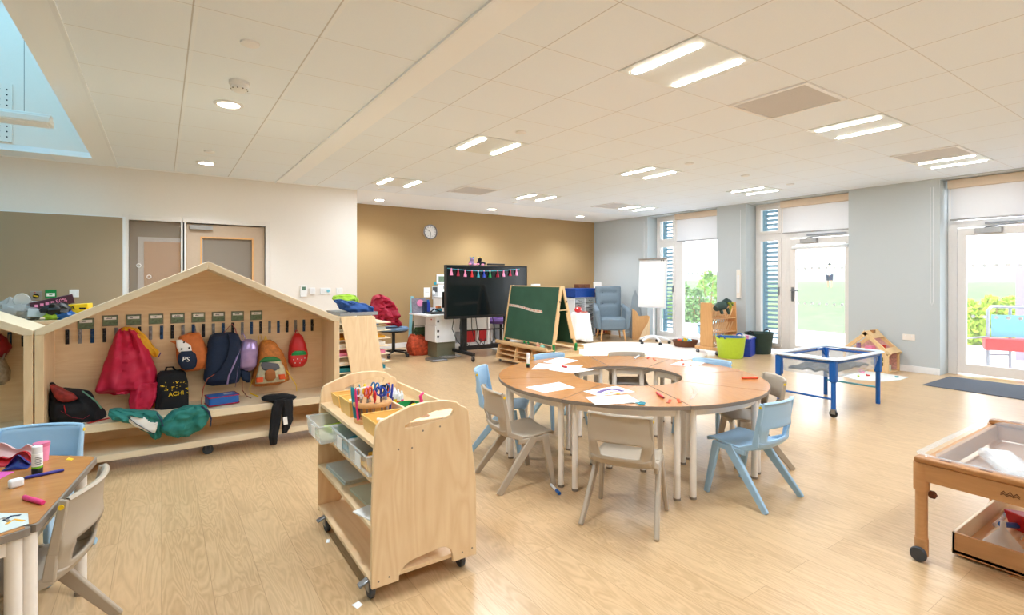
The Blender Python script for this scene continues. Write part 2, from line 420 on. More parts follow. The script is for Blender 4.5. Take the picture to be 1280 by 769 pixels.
# shadow gap strips of the plain ceiling bands
struct(MB().box(-.455,-.43,YF+.01,YL-.01,CZ-.012,CZ).build('trim_1', M['plaster']))
struct(MB().box(1.315,1.333,YF+.01,YL-.01,CZ-.014,CZ).build('trim_2', M['plaster']))
# skylight well
w = MB()
w.prism([[(-3.3,CZ+.06),(-.6,CZ+.06),(-.6,4.3),(-3.3,4.3)]], 'xz', 7.47, 7.53)
w.box(-3.3,-.6,1.14,1.2,CZ+.06,4.3); w.box(-3.26,-3.2,1.2,7.47,CZ+.06,4.3); w.box(-.645,-.6,1.2,7.47,CZ+.06,4.3)
struct(w.build('wall_skylight', M['wallw']))
sk = MB()
for i in range(6): sk.box(-3.2,-.645,1.2+i*1.245,1.24+i*1.245,4.22,4.3)
sko = struct(sk.build('window_5', M['frame'])); MB().box(-3.25,-.6,1.15,7.5,4.26,4.27).build('pane', M['skyfilter'], sko)  # unseen pane added to filter light entering the well
# perforated acoustic panel in the well
pp = MB()
pp.box(-2.15,-1.30,7.445,7.468,2.74,3.35); pp.mi = 1
for i in range(14):
    for j in range(10):
        pp.cyl((-1.34-i*.058,7.446,2.79+j*.055),(-1.34-i*.058,7.441,2.79+j*.055),.008,n=6)
struct(pp.build('trim_3', [M['wallw'], M['darkgrey']], smooth=False))
# walls
lw = MB()
DX0, DX1, WX0, WX1 = .262, 1.195, -.335, .205
lw.prism([[(XW,0),(DX0,0),(DX0,2.03),(DX1,2.03),(DX1,0),(2.475,0),(2.475,CZ),(XW,CZ)], [(WX0,.95),(WX1,.95),(WX1,2.03),(WX0,2.03)]], 'xz', YL, YL+.15)
struct(lw.build('wall_left', M['wallw'], smooth=False))
struct(MB().box(2.325,2.475,YL+.15,YB,0,CZ).build('wall_return', M['wallw']))
struct(MB().box(2.325,XO+.3,YB,YB+.15,0,CZ).build('wall_back', M['hess']))
OP = [(5.924,7.608),(3.662,5.335),(.87,2.54)]
poly = [(YF,0),(.87,0),(.87,CZ-.02),(2.54,CZ-.02),(2.54,0),(3.662,0),(3.662,CZ-.02),(5.335,CZ-.02),(5.335,0),(5.924,0),(5.924,CZ-.02),(7.608,CZ-.02),(7.608,0),(YB,0),(YB,CZ),(YF,CZ)]
struct(MB().prism([poly], 'yz', XR, XO+.12).build('wall_right', M['wallb'], smooth=False))
struct(MB().box(XW-.1,XW,YF,YL+.15,0,CZ).build('wall_west', M['wallw']))
struct(MB().box(XW,XO+.12,YF-.1,YF,0,CZ).build('wall_front', M['wallw']))
bb = [('baseboard_left', (1.26,2.475,YL-.014,YL)), ('baseboard_back', (2.475,XR,YB-.014,YB))]
for n, (a,b,c,d) in bb: struct(MB().box(a,b,c,d,0,.09).build(n, M['white'], bevel=.003))
k = MB()
for a, b in ((YF,.87),(2.54,3.662),(5.335,5.924),(7.608,YB-.02)): k.box(XR-.014,XR,a,b,0,.09)
struct(k.build('baseboard_right', M['white'], bevel=.003))
# corridor seen through the left wall glazing
c = MB(); c.box(-2.0,3.4,11.4,11.5,0,CZ); c.box(-2.1,-2.0,YL+.15,11.5,0,CZ); c.box(2.325-.05,2.325,YL+.16,11.5,0,CZ)
struct(c.build('wall_corridor', M['hess2']))
struct(MB().box(-2.1,2.32,YL+.15,11.5,2.5,2.55).build('ceiling_corridor', M['plaster']))
struct(MB().box(-2.1,2.32,YB,11.5,-.1,0).build('floor_corridor', M['floor']))
struct(MB().box(-2.1,2.32,YL+.1,YB,-.09,.004).build('floor_threshold', M['floor']))
dr = thing('corridor_door', 'beech door in white frame seen through the tall glazed panel', 'door', (.15,11.36,0))
MB().box(-.5,.5,-.02,.03,0,2.05).build('frame', M['white'], dr); MB().box(-.41,.41,-.04,.0,.0,1.97).build('leaf', M['honey'], dr)
MB().cyl((.33,-.09,1.0),(.2,-.09,1.0),.01).cyl((.33,-.04,1.0),(.33,-.09,1.0),.01).build('handle', M['silver'], dr)
for i in range(4):  # glowing discs added in place of the reflected room downlights
    tag(MB().lathe([(.0,0),(.06,0),(.07,.015),(.0,.02)], (.45, 8.8+i*.6, 2.48)).build('downlight', M['downlight']), 'glowing disc behind the glazed panel imitating a reflected ceiling downlight', 'light', 'discs behind the glazed panel imitating reflected downlights')  # 'downlight' here is an added disc in place of a reflection
# pinboard on the left wall
pb = thing('pinboard', 'long tan cloth pinboard on the white wall above the coat units', 'pinboard', (-2.2,YL,0))
MB().box(-1.85,1.81,-.018,-.003,.85,2.05).build('board', M['hess2'], pb)
MB().box(1.81,1.835,-.024,-.003,.85,2.06).box(-1.85,1.81,-.022,-.003,2.05,2.06).build('edge_trim', M['white'], pb)
# interior window (tall glazed panel) and door
w = MB(); w.box(WX0-.06,WX0,YL-.02,YL+.1,.9,2.09); w.box(WX1,WX1+.04,YL-.02,YL+.1,.9,2.03); w.box(WX0-.0,WX1,YL-.02,YL+.1,2.03,2.09); w.box(WX0,WX1,YL-.02,YL+.1,.9,.95)
w1 = struct(w.build('window_4', M['frame'], bevel=.003))
MB().box(WX0,WX1,YL+.05,YL+.058,.95,2.03).build('pane', M['glass_in'], w1)
dots = MB()
for x, z in ((-.235,1.47),(-.13,1.33),(-.195,1.15)):
    dots.tube([(x+.022*math.cos(a*PI/8),YL+.046,z+.022*math.sin(a*PI/8)) for a in range(16)], .004, 6, closed=True)
dots.build('vision_sticker', M['white'], w1)
d1 = struct(MB().box(DX0-.04,DX0,YL-.02,YL+.13,0,2.03).box(DX1,DX1+.06,YL-.02,YL+.13,0,2.03).box(DX0-.04,DX1+.06,YL-.02,YL+.13,2.03,2.09).build('door_1', M['frame'], bevel=.003))
MB().prism([[(DX0+.005,.01),(DX1-.005,.01),(DX1-.005,2.02),(DX0+.005,2.02)], [(.44,.75),(1.03,.75),(1.03,1.84),(.44,1.84)]], 'xz', YL+.02, YL+.065).build('leaf', M['door'], d1, bevel=.002)
MB().prism([[(.42,.73),(1.05,.73),(1.05,1.86),(.42,1.86)], [(.44,.75),(1.03,.75),(1.03,1.84),(.44,1.84)]], 'xz', YL+.012, YL+.07).build('vision_frame', M['honey'], d1)
MB().box(.44,1.03,YL+.04,YL+.046,.75,1.84).build('pane', M['glass_in'], d1)
MB().box(.30,.56,YL-.03,YL+.02,1.945,2.0).build('door_closer', M['alu'], d1, bevel=.004)
# ---- right hand glazing, built in the plane x = 8.98
def rect_frame(mb, y0, y1, z0, z1, t, x0=XO-.01, x1=XO+.07):
    mb.prism([[(y0,z0),(y1,z0),(y1,z1),(y0,z1)], [(y0+t,z0+t),(y1-t,z0+t),(y1-t,z1-t),(y0+t,z1-t)]], 'yz', x0, x1)
def louvre_set(parent, y0, y1, z0, z1, n):
    for i in range(n):
        z = z0 + (z1-z0)*(i+.5)/n
        MB().cbox((XO+.17, (y0+y1)/2, z), (.075, y1-y0, .012), ry=.45).build('louvre_blade', M['louvre'], parent)
    MB().box(XO+.12,XO+.22,y1-.01,y1+.03,z0-.05,z1+.05).box(XO+.12,XO+.22,y0-.03,y0+.01,z0-.05,z1+.05).build('louvre_post', M['louvre'], parent)
def dotrow(parent, y0, y1, z, x, r=.022, step=.115):
    d = MB(); y = y0
    while y < y1: d.cyl((x,y,z),(x+.003,y,z),r,n=14); y += step
    d.build('safety_dots', M['white'], parent)
def casement(root, y0, y1):
    f = MB(); rect_frame(f, y0, y1, .06, 2.64, .05); f.box(XO-.01,XO+.07,y0+.05,y1-.05,2.03,2.10); f.build('outer_frame', M['frame'], root, bevel=.003)
    for z0, z1, nm in ((.11,2.03,'lower_sash'), (2.10,2.59,'upper_sash')):
        s = MB(); rect_frame(s, y0+.05, y1-.05, z0, z1, .055, XO-.03, XO+.05); so = s.build(nm, M['frame'], root, bevel=.004)
        MB().box(XO+.01,XO+.018,y0+.105,y1-.105,z0+.055,z1-.055).build('pane', M['glass'], so)
    MB().box(XO-.045,XO-.03,y0+.07,y0+.09,1.02,1.16).cyl((XO-.06,y0+.08,1.12),(XO-.06,y0+.08,1.0),.008).build('handle', M['silver'], root)
    louvre_set(root, y0+.09, y1-.09, .2, 1.98, 22); louvre_set(root, y0+.09, y1-.09, 2.16, 2.56, 5)
w = struct(MB().box(XO-.01,XO+.07,6.985,7.06,.06,2.64).build('window_1', M['frame'])); casement(w, 7.06, 7.60)
f = MB(); rect_frame(f, 5.93, 6.985, .06, 2.64, .06); f.build('fixed_frame', M['frame'], w, bevel=.003)
MB().box(XO+.02,XO+.03,5.99,6.925,.12,2.58).build('pane', M['glass'], w)
dotrow(w, 6.0, 6.92, .93, XO+.012); dotrow(w, 6.0, 6.92, 1.42, XO+.012)
struct(MB().box(XR+.005,XO-.01,5.93,7.60,0,.06).build('window_sill', M['frame'], w))
def glazed_door(nm, y0, y1, hand, bar):
    # y0<y1, hinge at y0; frame with a leaf and an overlight
    f = MB(); f.box(XO-.01,XO+.07,y0-.055,y0,0,2.64); f.box(XO-.01,XO+.07,y1,y1+.055,0,2.64); f.box(XO-.01,XO+.07,y0,y1,2.0,2.09); f.box(XO-.01,XO+.07,y0,y1,2.58,2.64)
    d = struct(f.build(nm, M['frame'], bevel=.003))
    MB().box(XO+.02,XO+.028,y0,y1,2.09,2.58).build('overlight_pane', M['glass'], d)
    l = MB(); l.prism([[(y0+.01,.03),(y1-.01,.03),(y1-.01,1.985),(y0+.01,1.985)], [(y0+.11,.16),(y1-.10,.16),(y1-.10,1.885),(y0+.11,1.885)]], 'yz', XO-.03, XO+.03)
    lo = l.build('leaf', M['frame'], d, bevel=.004)
    MB().box(XO+.0,XO+.008,y0+.11,y1-.10,.16,1.885).build('pane', M['glass'], lo)
    dotrow(lo, y0+.16, y1-.12, .89 if bar else .80, XO-.004); dotrow(lo, y0+.16, y1-.12, 1.48, XO-.004)
    MB().box(XO-.05,XO-.03,hand-.02,hand+.02,.92,1.16).cyl((XO-.05,hand,1.1),(XO-.09,hand,1.1),.009).cyl((XO-.09,hand,1.1),(XO-.09,hand-.12,1.1),.009).build('handle', M['silver'], lo)
    MB().box(XO-.085,XO-.03,y1-.47,y1-.2,1.905,1.97).build('door_closer', M['alu'], d, bevel=.004)
    MB().box(XO-.06,XO-.04,y0+.08,y1-.3,2.02,2.045).cyl((XO-.07,y1-.3,1.98),(XO-.05,y0+.3,2.03),.008).build('closer_arm', M['silver'], d)
    if bar: MB().cyl((XO-.05,y0+.05,1.83),(XO-.05,y1-.06,1.83),.028).box(XO-.04,XO-.028,y0+.05,y1-.06,1.80,1.86).build('rolled_blind', M['white'], lo)
    return d
d2 = glazed_door('door_2', 3.72, 4.70, 4.64, True); casement(d2, 4.80, 5.325)
MB().box(XO-.01,XO+.07,4.755,4.80,0,2.64).build('mullion', M['frame'], d2)
d3 = glazed_door('door_3', 1.42, 2.44, 1.5, False); f = MB(); rect_frame(f, .88, 1.365, .06, 2.64, .06); f.build('side_frame', M['frame'], d3); MB().box(XO+.02,XO+.03,.94,1.3,.12,2.58).build('side_pane', M['glass'], d3)
MB().box(XO-.01,XO+.07,2.495,2.535,0,2.64).build('jamb_packer', M['frame'], d3)
for (y0, y1, drop, lb) in ((5.93,7.0,2.075,'white roller blind half down over the window nearest the back wall'),
                     (3.67,4.79,2.085,'white roller blind above the glazed door behind the blue water table'),
                     (.88,2.50,2.10,'white roller blind above the glazed door nearest the entrance mat')):
    t = thing('roller_blind', lb, 'blind', (XO-.12,(y0+y1)/2,drop), 0, 'roller blinds along the window wall'); h = (y1-y0)/2
    MB().box(-.05,.05,-h,h,2.52-drop,2.635-drop).build('cassette', M['cassette'], t, bevel=.006)
    MB().box(-.003,.003,-h+.03,h-.03,.0,2.53-drop).build('fabric', M['blind'], t)
    MB().cyl((0,-h+.02,0),(0,h-.02,0),.012).build('bottom_bar', M['alu'], t)
for y, lb in ((7.62,'thin beaded pull cord beside the window near the flip chart'),(5.345,'thin beaded pull cord on the pier beside the dark green tub'),(2.55,'thin beaded pull cord beside the mat door')):
    m = MB(); m.tube([(XR-.012,y+.06,2.55),(XR-.012,y+.06,1.0),(XR-.012,y+.075,.93),(XR-.012,y+.09,1.0),(XR-.012,y+.09,2.55)], .003, 6)
    tag(m.build('blind_cord', M['white']), lb, 'cord')
m = thing('cord_cover', 'narrow white cord box low on the pier behind the toy rack', 'switch', (XR-.02,5.46,.95))
MB().box(-.02,.018,-.04,.04,0,.52).build('cover', M['cream'], m, bevel=.006); MB().box(-.024,-.02,-.02,.02,.1,.42).build('rail', M['white'], m)
# ================================================================ CEILING FITTINGS
def tc(i, j): return 1.855+.6*(i+.5), .6*(j+.5)
lpos = {(1,3):'nearest the camera, over the trolley side of the ring tables', (1,7):'third tile row, above the front of the trolley and screen', (1,11):'by the corner of the white wall',
        (5,3):'over the blue water table beside the big air grille', (5,7):'in the middle of the ceiling', (5,11):'near the clock wall centre',
        (9,3):'nearest the window wall above the mat door', (9,7):'above the middle glazed door', (9,11):'above the armchair corner',
        (1,-1):'behind the viewpoint left', (5,-1):'behind the viewpoint middle', (9,-1):'behind the viewpoint right'}
for (i, j), w in lpos.items():
    x, y = tc(i, j)
    t = thing('ceiling_light', 'square twin-strip ceiling light ' + w, 'light', (x,y,CZ), 0, 'twin strip lights in the tiled ceiling')
    MB().box(-.297,.297,-.297,.297,-.008,.004).build('tray', M['lamp_off'], t)
    for s in (-1, 1):
        q = [( .2*s+.03*math.cos(a), sy*.225+.03*math.sin(a)) for sy, r in ((1,(0,PI)),(-1,(PI,2*PI))) for a in [r[0]+(r[1]-r[0])*k/8 for k in range(9)]]
        MB().prism([q], 'xy', -.013, -.0085).build('light_strip', M['strip'], t, smooth=False)
for (i, j), w in {(3,3):'large grey air grille in the ceiling beside the nearest strip light', (8,3):'grey air grille in the ceiling next to the light above the mat door', (3,11):'grey air grille in the ceiling above the clock', (8,11):'grey air grille in the ceiling above the toy corner'}.items():
    x, y = tc(i, j); t = thing('air_grille', w, 'vent', (x,y,CZ), 0, 'ceiling air grilles')
    MB().prism([[(-.298,-.298),(.298,-.298),(.298,.298),(-.298,.298)], [(-.27,-.27),(.27,-.27),(.27,.27),(-.27,.27)]], 'xy', -.012, 0).build('frame', M['white'], t)
    g = MB()
    for k in range(22): g.cbox((-.26+k*.0248,0,-.004), (.012,.54,.003), ry=.3)
    g.box(-.27,.27,-.27,.27,-.002,0); g.build('grille', M['grille'], t, smooth=False)
for x, y, w in ((.43,4.55,'round downlight in the left ceiling beside the smoke detector'),(.43,7.0,'round downlight in the left ceiling near the white wall'),(3.09,8.62,'small downlight in the ceiling border left of the clock'),(5.33,8.57,'small downlight in the ceiling border above the green easel'),(7.53,8.48,'small downlight in the ceiling border above the armchair corner'),(.43,2.1,'unseen added downlight in the left ceiling above the foreground tables'),(.43,-.3,'unseen added downlight in the left ceiling behind the viewpoint')):  # last two added out of view to brighten the left side
    t = thing('downlight', w, 'light', (x,y,CZ)); MB().lathe([(.075,0),(.105,0),(.105,-.006),(.078,-.01)],caps=False).build('bezel', M['white'], t)
    MB().lathe([(.0,-.004),(.078,-.004),(.078,-.008),(.0,-.009)]).build('diffuser', M['downlight'], t)
for x, y, w in ((.42,3.30,'flat round sensor disc in the left ceiling nearest the camera'),(.42,6.35,'flat round sensor disc between the two left downlights'),(2.74,3.9,'flat round sensor disc beside the second strip light'),(5.12,3.86,'flat round sensor disc beside the middle strip light'),(6.33,3.9,'small domed sensor left of the window side lights'),(2.74,7.57,'flat round sensor by the corner of the white wall'),(5.17,7.54,'flat round sensor near the clock wall'),(7.45,3.9,'flat round sensor beside the light above the middle door')):
    tag(MB().lathe([(.0,-.016),(.035,-.016),(.05,-.01),(.052,0),(0,0)]).build('ceiling_sensor', M['white'], loc=(x,y,CZ)), w, 'sensor', 'ceiling sensors')
t = thing('smoke_detector', 'white smoke detector hanging below the left ceiling', 'smoke detector', (.443,4.0,CZ))
MB().lathe([(0,0),(.065,0),(.065,-.02),(.055,-.03),(0,-.03)]).build('base', M['white'], t)
MB().lathe([(0,-.031),(.052,-.031),(.055,-.05),(.035,-.066),(.0,-.068)]).build('head', M['white'], t)
g = MB()
for k in range(10): a = k*2*PI/10; g.cbox((.048*math.cos(a),.048*math.sin(a),-.052),(.012,.008,.007),rz=a)
g.build('vent_slot', M['dark'], t)
t = thing('pendant_light', 'long pale linear luminaire hanging in the skylight well on a white cable', 'light', (-.66,5.0,2.42))
MB().box(-1.9,.0,-.09,.09,.0,.045).box(-1.9,.0,-.05,.05,.045,.07).build('housing', M['lamp_off'], t, bevel=.006); MB().box(-1.88,-.02,-.075,.075,-.006,0).build('diffuser', M['white'], t)
MB().tube([(-.33,0,.07),(-.36,0,.12),(-.37,0,.4),(-.37,.01,.7),(-.33,.02,.9),(-.25,.02,1.1),(-.2,.02,1.85)], .008, 8).build('cable', M['white'], t)
MB().cyl((-.15,0,.07),(-.15,0,1.85),.002,n=6).cyl((-1.7,0,.07),(-1.7,0,1.85),.002,n=6).build('suspension_wire', M['silver'], t)
# ================================================================ WALL FITTINGS
def on_left(px0, py0, px1, py1, Y=YL):
    x0, z1 = XZ(px0, py0, Y); x1, z0 = XZ(px1, py1, Y); return x0, x1, z0, z1
def plate(nm, box, lb, cat, depth=.014, mat='white', extra=None):
    x0, x1, z0, z1 = box; t = thing(nm, lb, cat, ((x0+x1)/2, YL, z0)); h = (x1-x0)/2
    MB().box(-h,h,-depth,0,0,z1-z0).build('plate', M[mat], t, bevel=.003)
    if extra: extra(t, h, z1-z0, depth)
    return t
def sw(t, h, H, d): MB().box(-h*.3,h*.3,-d-.004,-d,H*.3,H*.7).build('rocker', M['white'], t, bevel=.001)
def lcd(t, h, H, d): MB().box(-h*.5,h*.6,-d-.002,-d,H*.6,H*.9).build('display', plain('green_lcd', (92,128,112), .3), t)
plate('thermostat', on_left(375,357,383,371), 'white wall thermostat with small green display', 'thermostat', .03, 'white', lcd)
plate('wall_switch', on_left(387,360,393.5,368), 'white switch box immediately right of the thermostat', 'switch', .03, 'white', sw)
def key(t, h, H, d):
    MB().cyl((h*.5,-d,H*.5),(h*.5,-d-.012,H*.5),.022).build('turquoise_knob', M['skyblue'], t); MB().box(-h*.6,-h*.1,-d-.004,-d,H*.3,H*.7).build('rocker', M['white'], t)
plate('double_switch', on_left(400,360,413,367.5), 'wide white double switch with pale turquoise dial', 'switch', .014, 'white', key)
plate('wall_switch', on_left(420,360,428,367.5), 'white single switch nearest the wall corner above the lime cloth', 'switch', .014, 'white', sw)
def keysw(t, h, H, d):
    MB().cyl((0,-d,H*.45),(0,-d-.01,H*.45),.028).build('key_ring', M['dark'], t); MB().cbox((0,-d-.012,H*.45),(.045,.005,.012),ry=.25).build('key_slot', M['yellow'], t); MB().sphere((-h*.2,-d,H*.85),.006).build('indicator', M['red'], t)
plate('key_switch', on_left(38.5,364,53,375), 'steel key switch with yellow marker on the pinboard', 'switch', .03, 'alu', keysw)
def grn(t, h, H, d):
    m = MB(); m.box(-h*.75,h*.75,-d-.002,-d,H*.25,H*.6); m.build('label_plate', M['paper'], t)
    MB().box(-h*.3,h*.3,-d-.004,-d-.002,H*.38,H*.46).box(-h*.5,h*.1,-d-.002,-d,H*.1,H*.18).build('lettering', M['green'], t)
plate('door_release', on_left(57,362,71,373), 'green break-glass door release on the pinboard', 'switch', .03, 'green', grn)
plate('wall_switch', on_left(87,362,99,371.5), 'white switch plate on the pinboard right of the green release', 'switch', .032, 'white', sw)
t = thing('wall_socket', 'white double power socket on the wall above the toy house', 'socket', (XR,2.89,.44)); MB().box(-.012,0,-.073,.073,0,.086).build('plate', M['cream'], t, bevel=.003)
m = MB()
for s in (-.036,.036): m.box(-.015,-.012,s-.006,s+.006,.058,.07)
m.build('rocker', M['white'], t)
# clock
t = thing('wall_clock', 'round wall clock with white face and silver rim on the tan wall', 'clock', (4.334,YB-.03,2.215))
MB().lathe([(.125,-.0),(.142,-.0),(.145,-.02),(.135,-.03),(.125,-.02)], axis='Y', n=40, caps=False).build('rim', M['silver'], t)
MB().cyl((0,.028,0),(0,.0,0),.138,n=40).build('dial', M['paper'], t)
m = MB()
for k in range(1, 13):
    a = PI/2-k*PI/6; Mx = Matrix.Translation((.1*math.cos(a),-.003,.1*math.sin(a))) @ Matrix.Rotation(PI/2,4,'X'); m.text(str(k), Mx, .032)
m.build('numerals', M['dark'], t, smooth=False)
MB().bar((0,-.008,0),(-.062,-.008,.04),.004,.01,.004,.005,side=(0,1,0)).build('hour_hand', M['dark'], t)
MB().bar((0,-.012,0),(.012,-.012,-.098),.004,.007,.004,.003,side=(0,1,0)).build('minute_hand', M['dark'], t)
# ================================================================ OUTDOORS
def terrain(u, v):
    x = 9.3 + 45*u**1.6; y = -14 + 60*v
    b = max(0, min(1, (x-13)/14)); z = -.03 + 1.15*(b*b*(3-2*b)) + .12*b*noise.noise(Vector((x*.25,y*.25,0)))
    return (x, y, z)
struct(MB().box(XO+.12,13.6,-6,16,-.1,-.02).build('patio', M['patio']))
gr = MB().surf(lambda u, v: (lambda p: (p[0]+4, p[1], p[2]-.02))(terrain(u, v)), 50, 40).build('lawn', M['grass'], smooth=True); struct(gr)
bk = MB().surf(lambda u, v: (36+u*26, -22+80*v, .75+3.4*u*(1.25-v)+.5*noise.noise(Vector((u*9,v*22,0)))), 30, 60).build('bank', M['bank'], smooth=True); struct(bk)
def shrub(nm, lb, c, r, mat, n, seed, leaf=.09, group=None):
    rnd = random.Random(seed); t = thing(nm, lb, 'shrub', c, 0, group); m = MB()
    for i in range(n):
        a = rnd.uniform(0,2*PI); ph = rnd.uniform(.02,1); rr = rnd.uniform(.55,1)**.5
        p = Vector((r[0]*rr*math.cos(a)*math.sin(ph*PI/1.7), r[1]*rr*math.sin(a)*math.sin(ph*PI/1.7), r[2]*(.5+.5*rr*math.cos(ph*PI))))
        d = Vector((rnd.gauss(0,1),rnd.gauss(0,1),rnd.gauss(.4,1))).normalized(); e = d.orthogonal().normalized()*leaf*.35; d = d*leaf
        m.add([p-e*.2, p+d*.5-e, p+d, p+d*.5+e], [(0,1,2),(0,2,3)])
    m.build('foliage', mat, t, smooth=False)
    s = MB()
    for i in range(6): a = i*PI/3; s.tube([(0,0,0),(r[0]*.3*math.cos(a),r[1]*.3*math.sin(a),r[2]*.4),(r[0]*.6*math.cos(a),r[1]*.6*math.sin(a),r[2]*.8)], [.02,.014,.006], 6)
    s.build('stem', M['honey'], t)
for i, (px, X, w, h, mt, lb) in enumerate(((852,14.2,.5,1.25,'leaf2','tall loose green shrub outside the flip chart window, left one'),(870,13.4,.42,1.0,'leaf2','mid green shrub outside the window behind the toy rack'),(886,14.8,.5,1.6,'leaf','taller bright green shrub outside the window behind the toy rack'),
        (1212,13.8,.26,.85,'leaf3','yellow green hedge shrub outside the mat door, left one'),(1238,13.9,.26,.92,'leaf3','yellow green hedge shrub outside the mat door, middle one'),(1264,14.0,.26,.95,'leaf3','yellow green hedge shrub outside the mat door, right one'))):
    rx, ry = ray(px); shrub('shrub', lb, (X, X*ry/rx, -.04), (w if w > .3 else .5,w,h), M[mt], 1100, i+3, .13, 'shrubs outside the windows')
# distant player
rx, ry = ray(1037); X = 27.; px_, py_ = X, X*ry/rx
b_ = min(1, (px_-4-13)/14); zg = -.05 + 1.15*(b_*b_*(3-2*b_)) + .12*b_*noise.noise(Vector(((px_-4)*.25,py_*.25,0)))
t = thing('person', 'distant person in white top and dark shorts walking on the bank', 'person', (px_,py_,zg), math.radians(200))
m = bpy.data.meshes.new('body'); vs = [(0,0,.72),(0,0,.9),(0,0,1.08),(0,0,1.2),(.01,0,1.32),(0,.17,1.1),(.03,.22,.9),(.1,.2,.75),(0,-.17,1.1),(.03,-.22,.9),(.1,-.2,.75),(0,.08,.66),(.1,.09,.38),(.06,.09,.05),(.14,.09,.03),(0,-.08,.66),(-.05,-.09,.38),(-.18,-.09,.08),(-.11,-.09,.04)]
es = [(0,1),(1,2),(2,3),(3,4),(2,5),(5,6),(6,7),(2,8),(8,9),(9,10),(0,11),(11,12),(12,13),(13,14),(0,15),(15,16),(16,17),(17,18)]
m.from_pydata(vs, es, []); t.scale = (.86,.86,.86); ob = bpy.data.objects.new('body', m); COL.objects.link(ob); ob.parent = t; m.materials.append(M['skin'])
md = ob.modifiers.new('skin', 'SKIN'); ra = [.11,.12,.1,.045,.085,.05,.036,.03,.05,.036,.03,.07,.05,.035,.03,.07,.05,.035,.03]
for i, v in enumerate(m.skin_vertices[0].data): v.radius = (ra[i], ra[i]); v.use_root = (i == 0)
ob.modifiers.new('sub', 'SUBSURF').levels = 1
MB().puff([(.72,-.12,.12,.15),(.9,-.13,.13,.16),(1.1,-.1,.1,.19),(1.19,-.05,.05,.07)], k=.9, flatback=1).build('shirt', M['white'], t); MB().sphere((0,.16,1.03),(.07,.08,.13)).sphere((0,-.16,1.03),(.07,.08,.13)).build('sleeve', M['white'], t)
MB().cyl((.01,.08,.75),(.1,.09,.42),.1,.09).cyl((0,-.08,.75),(-.04,-.09,.42),.1,.09).build('shorts', M['navy'], t); MB().sphere((0,0,1.36),(.085,.08,.07)).build('hair', M['dark'], t)
# outdoor water play frame beyond the mat door
t = thing('play_water_frame', 'galvanised outdoor play frame with turquoise panel and red trough outside the mat door', 'play equipment', (10.15,2.4,-.02))
m = MB(); m.tube([(0,0,0),(0,0,.85),(.05,-.03,.91),(.1,-.06,.91),(.6,-1.3,.91),(.62,-1.35,.85),(.62,-1.35,0)], .022, 10); m.build('rail', M['tube'], t)
m = MB(); m.tube([(.2,-.2,0),(.2,-.2,.9)], .02, 10).tube([(.5,-1.4,0),(.5,-1.4,.9)], .02, 10).tube([(.0,0,.2),(.2,-.2,.2)], .012).tube([(-.0,0,.46),(-.55,.25,.44)], .014); m.build('upright', M['tube'], t)
MB().bar((.03,-.03,.63),(.57,-1.32,.63),.32,.012,side=(0,0,1)).build('turquoise_panel', M['skyblue'], t)
m = MB(); m.prism([[(-.2,.45),(.12,.45),(.08,.28),(-.16,.28)]], 'xz', -1.5, .05); mo = m.build('red_trough', M['red'], t, bevel=.01); mo.rotation_euler.z = .36
t = thing('crate', 'red plastic crate stack beside the outdoor play frame', 'crate', (10.35,3.02,-.02)); 
MB().prism([[(-.2,0),(.2,0),(.24,.45),(-.24,.45)]], 'xz', -.2, .2).build('lower_crate', plain('pink_red_crate', (214,96,92), .5), t, bevel=.01); MB().prism([[(-.22,.45),(.22,.45),(.25,.62),(-.25,.62)]], 'xz', -.22, .22).build('upper_crate', M['red'], t, bevel=.01)
t = thing('garden_shelf', 'pale outdoor shelf with green trays left of the play frame', 'shelf', (10.9,3.35,-.02))
m = MB(); m.box(-.25,.25,-.25,.25,.6,.63); m.box(-.25,.25,-.25,.25,.8,.83); [m.box(a,a+.02,b,b+.02,0,.83) for a in (-.25,.23) for b in (-.25,.23)]; m.build('rack', M['tube'], t); MB().box(-.2,.2,-.2,.2,.63,.72).box(-.2,.2,-.2,.2,.83,.9).build('tray', M['teal'], t, bevel=.01)
struct(MB().box(11.5,11.8,1.35,2.38,-.1,3.2).build('pillar', M['lilacwall']))
t = thing('water_bowl', 'round blue green tub standing outside the window behind the basket', 'tub', (10.3,7.08,-.02)); MB().lathe([(.28,0),(.36,.1),(.38,.25),(.34,.27)]).build('bowl', M['louvre'], t); MB().lathe([(0,.27),(.37,.27),(.4,.29),(.3,.33),(0,.34)]).build('lid', M['teal'], t)
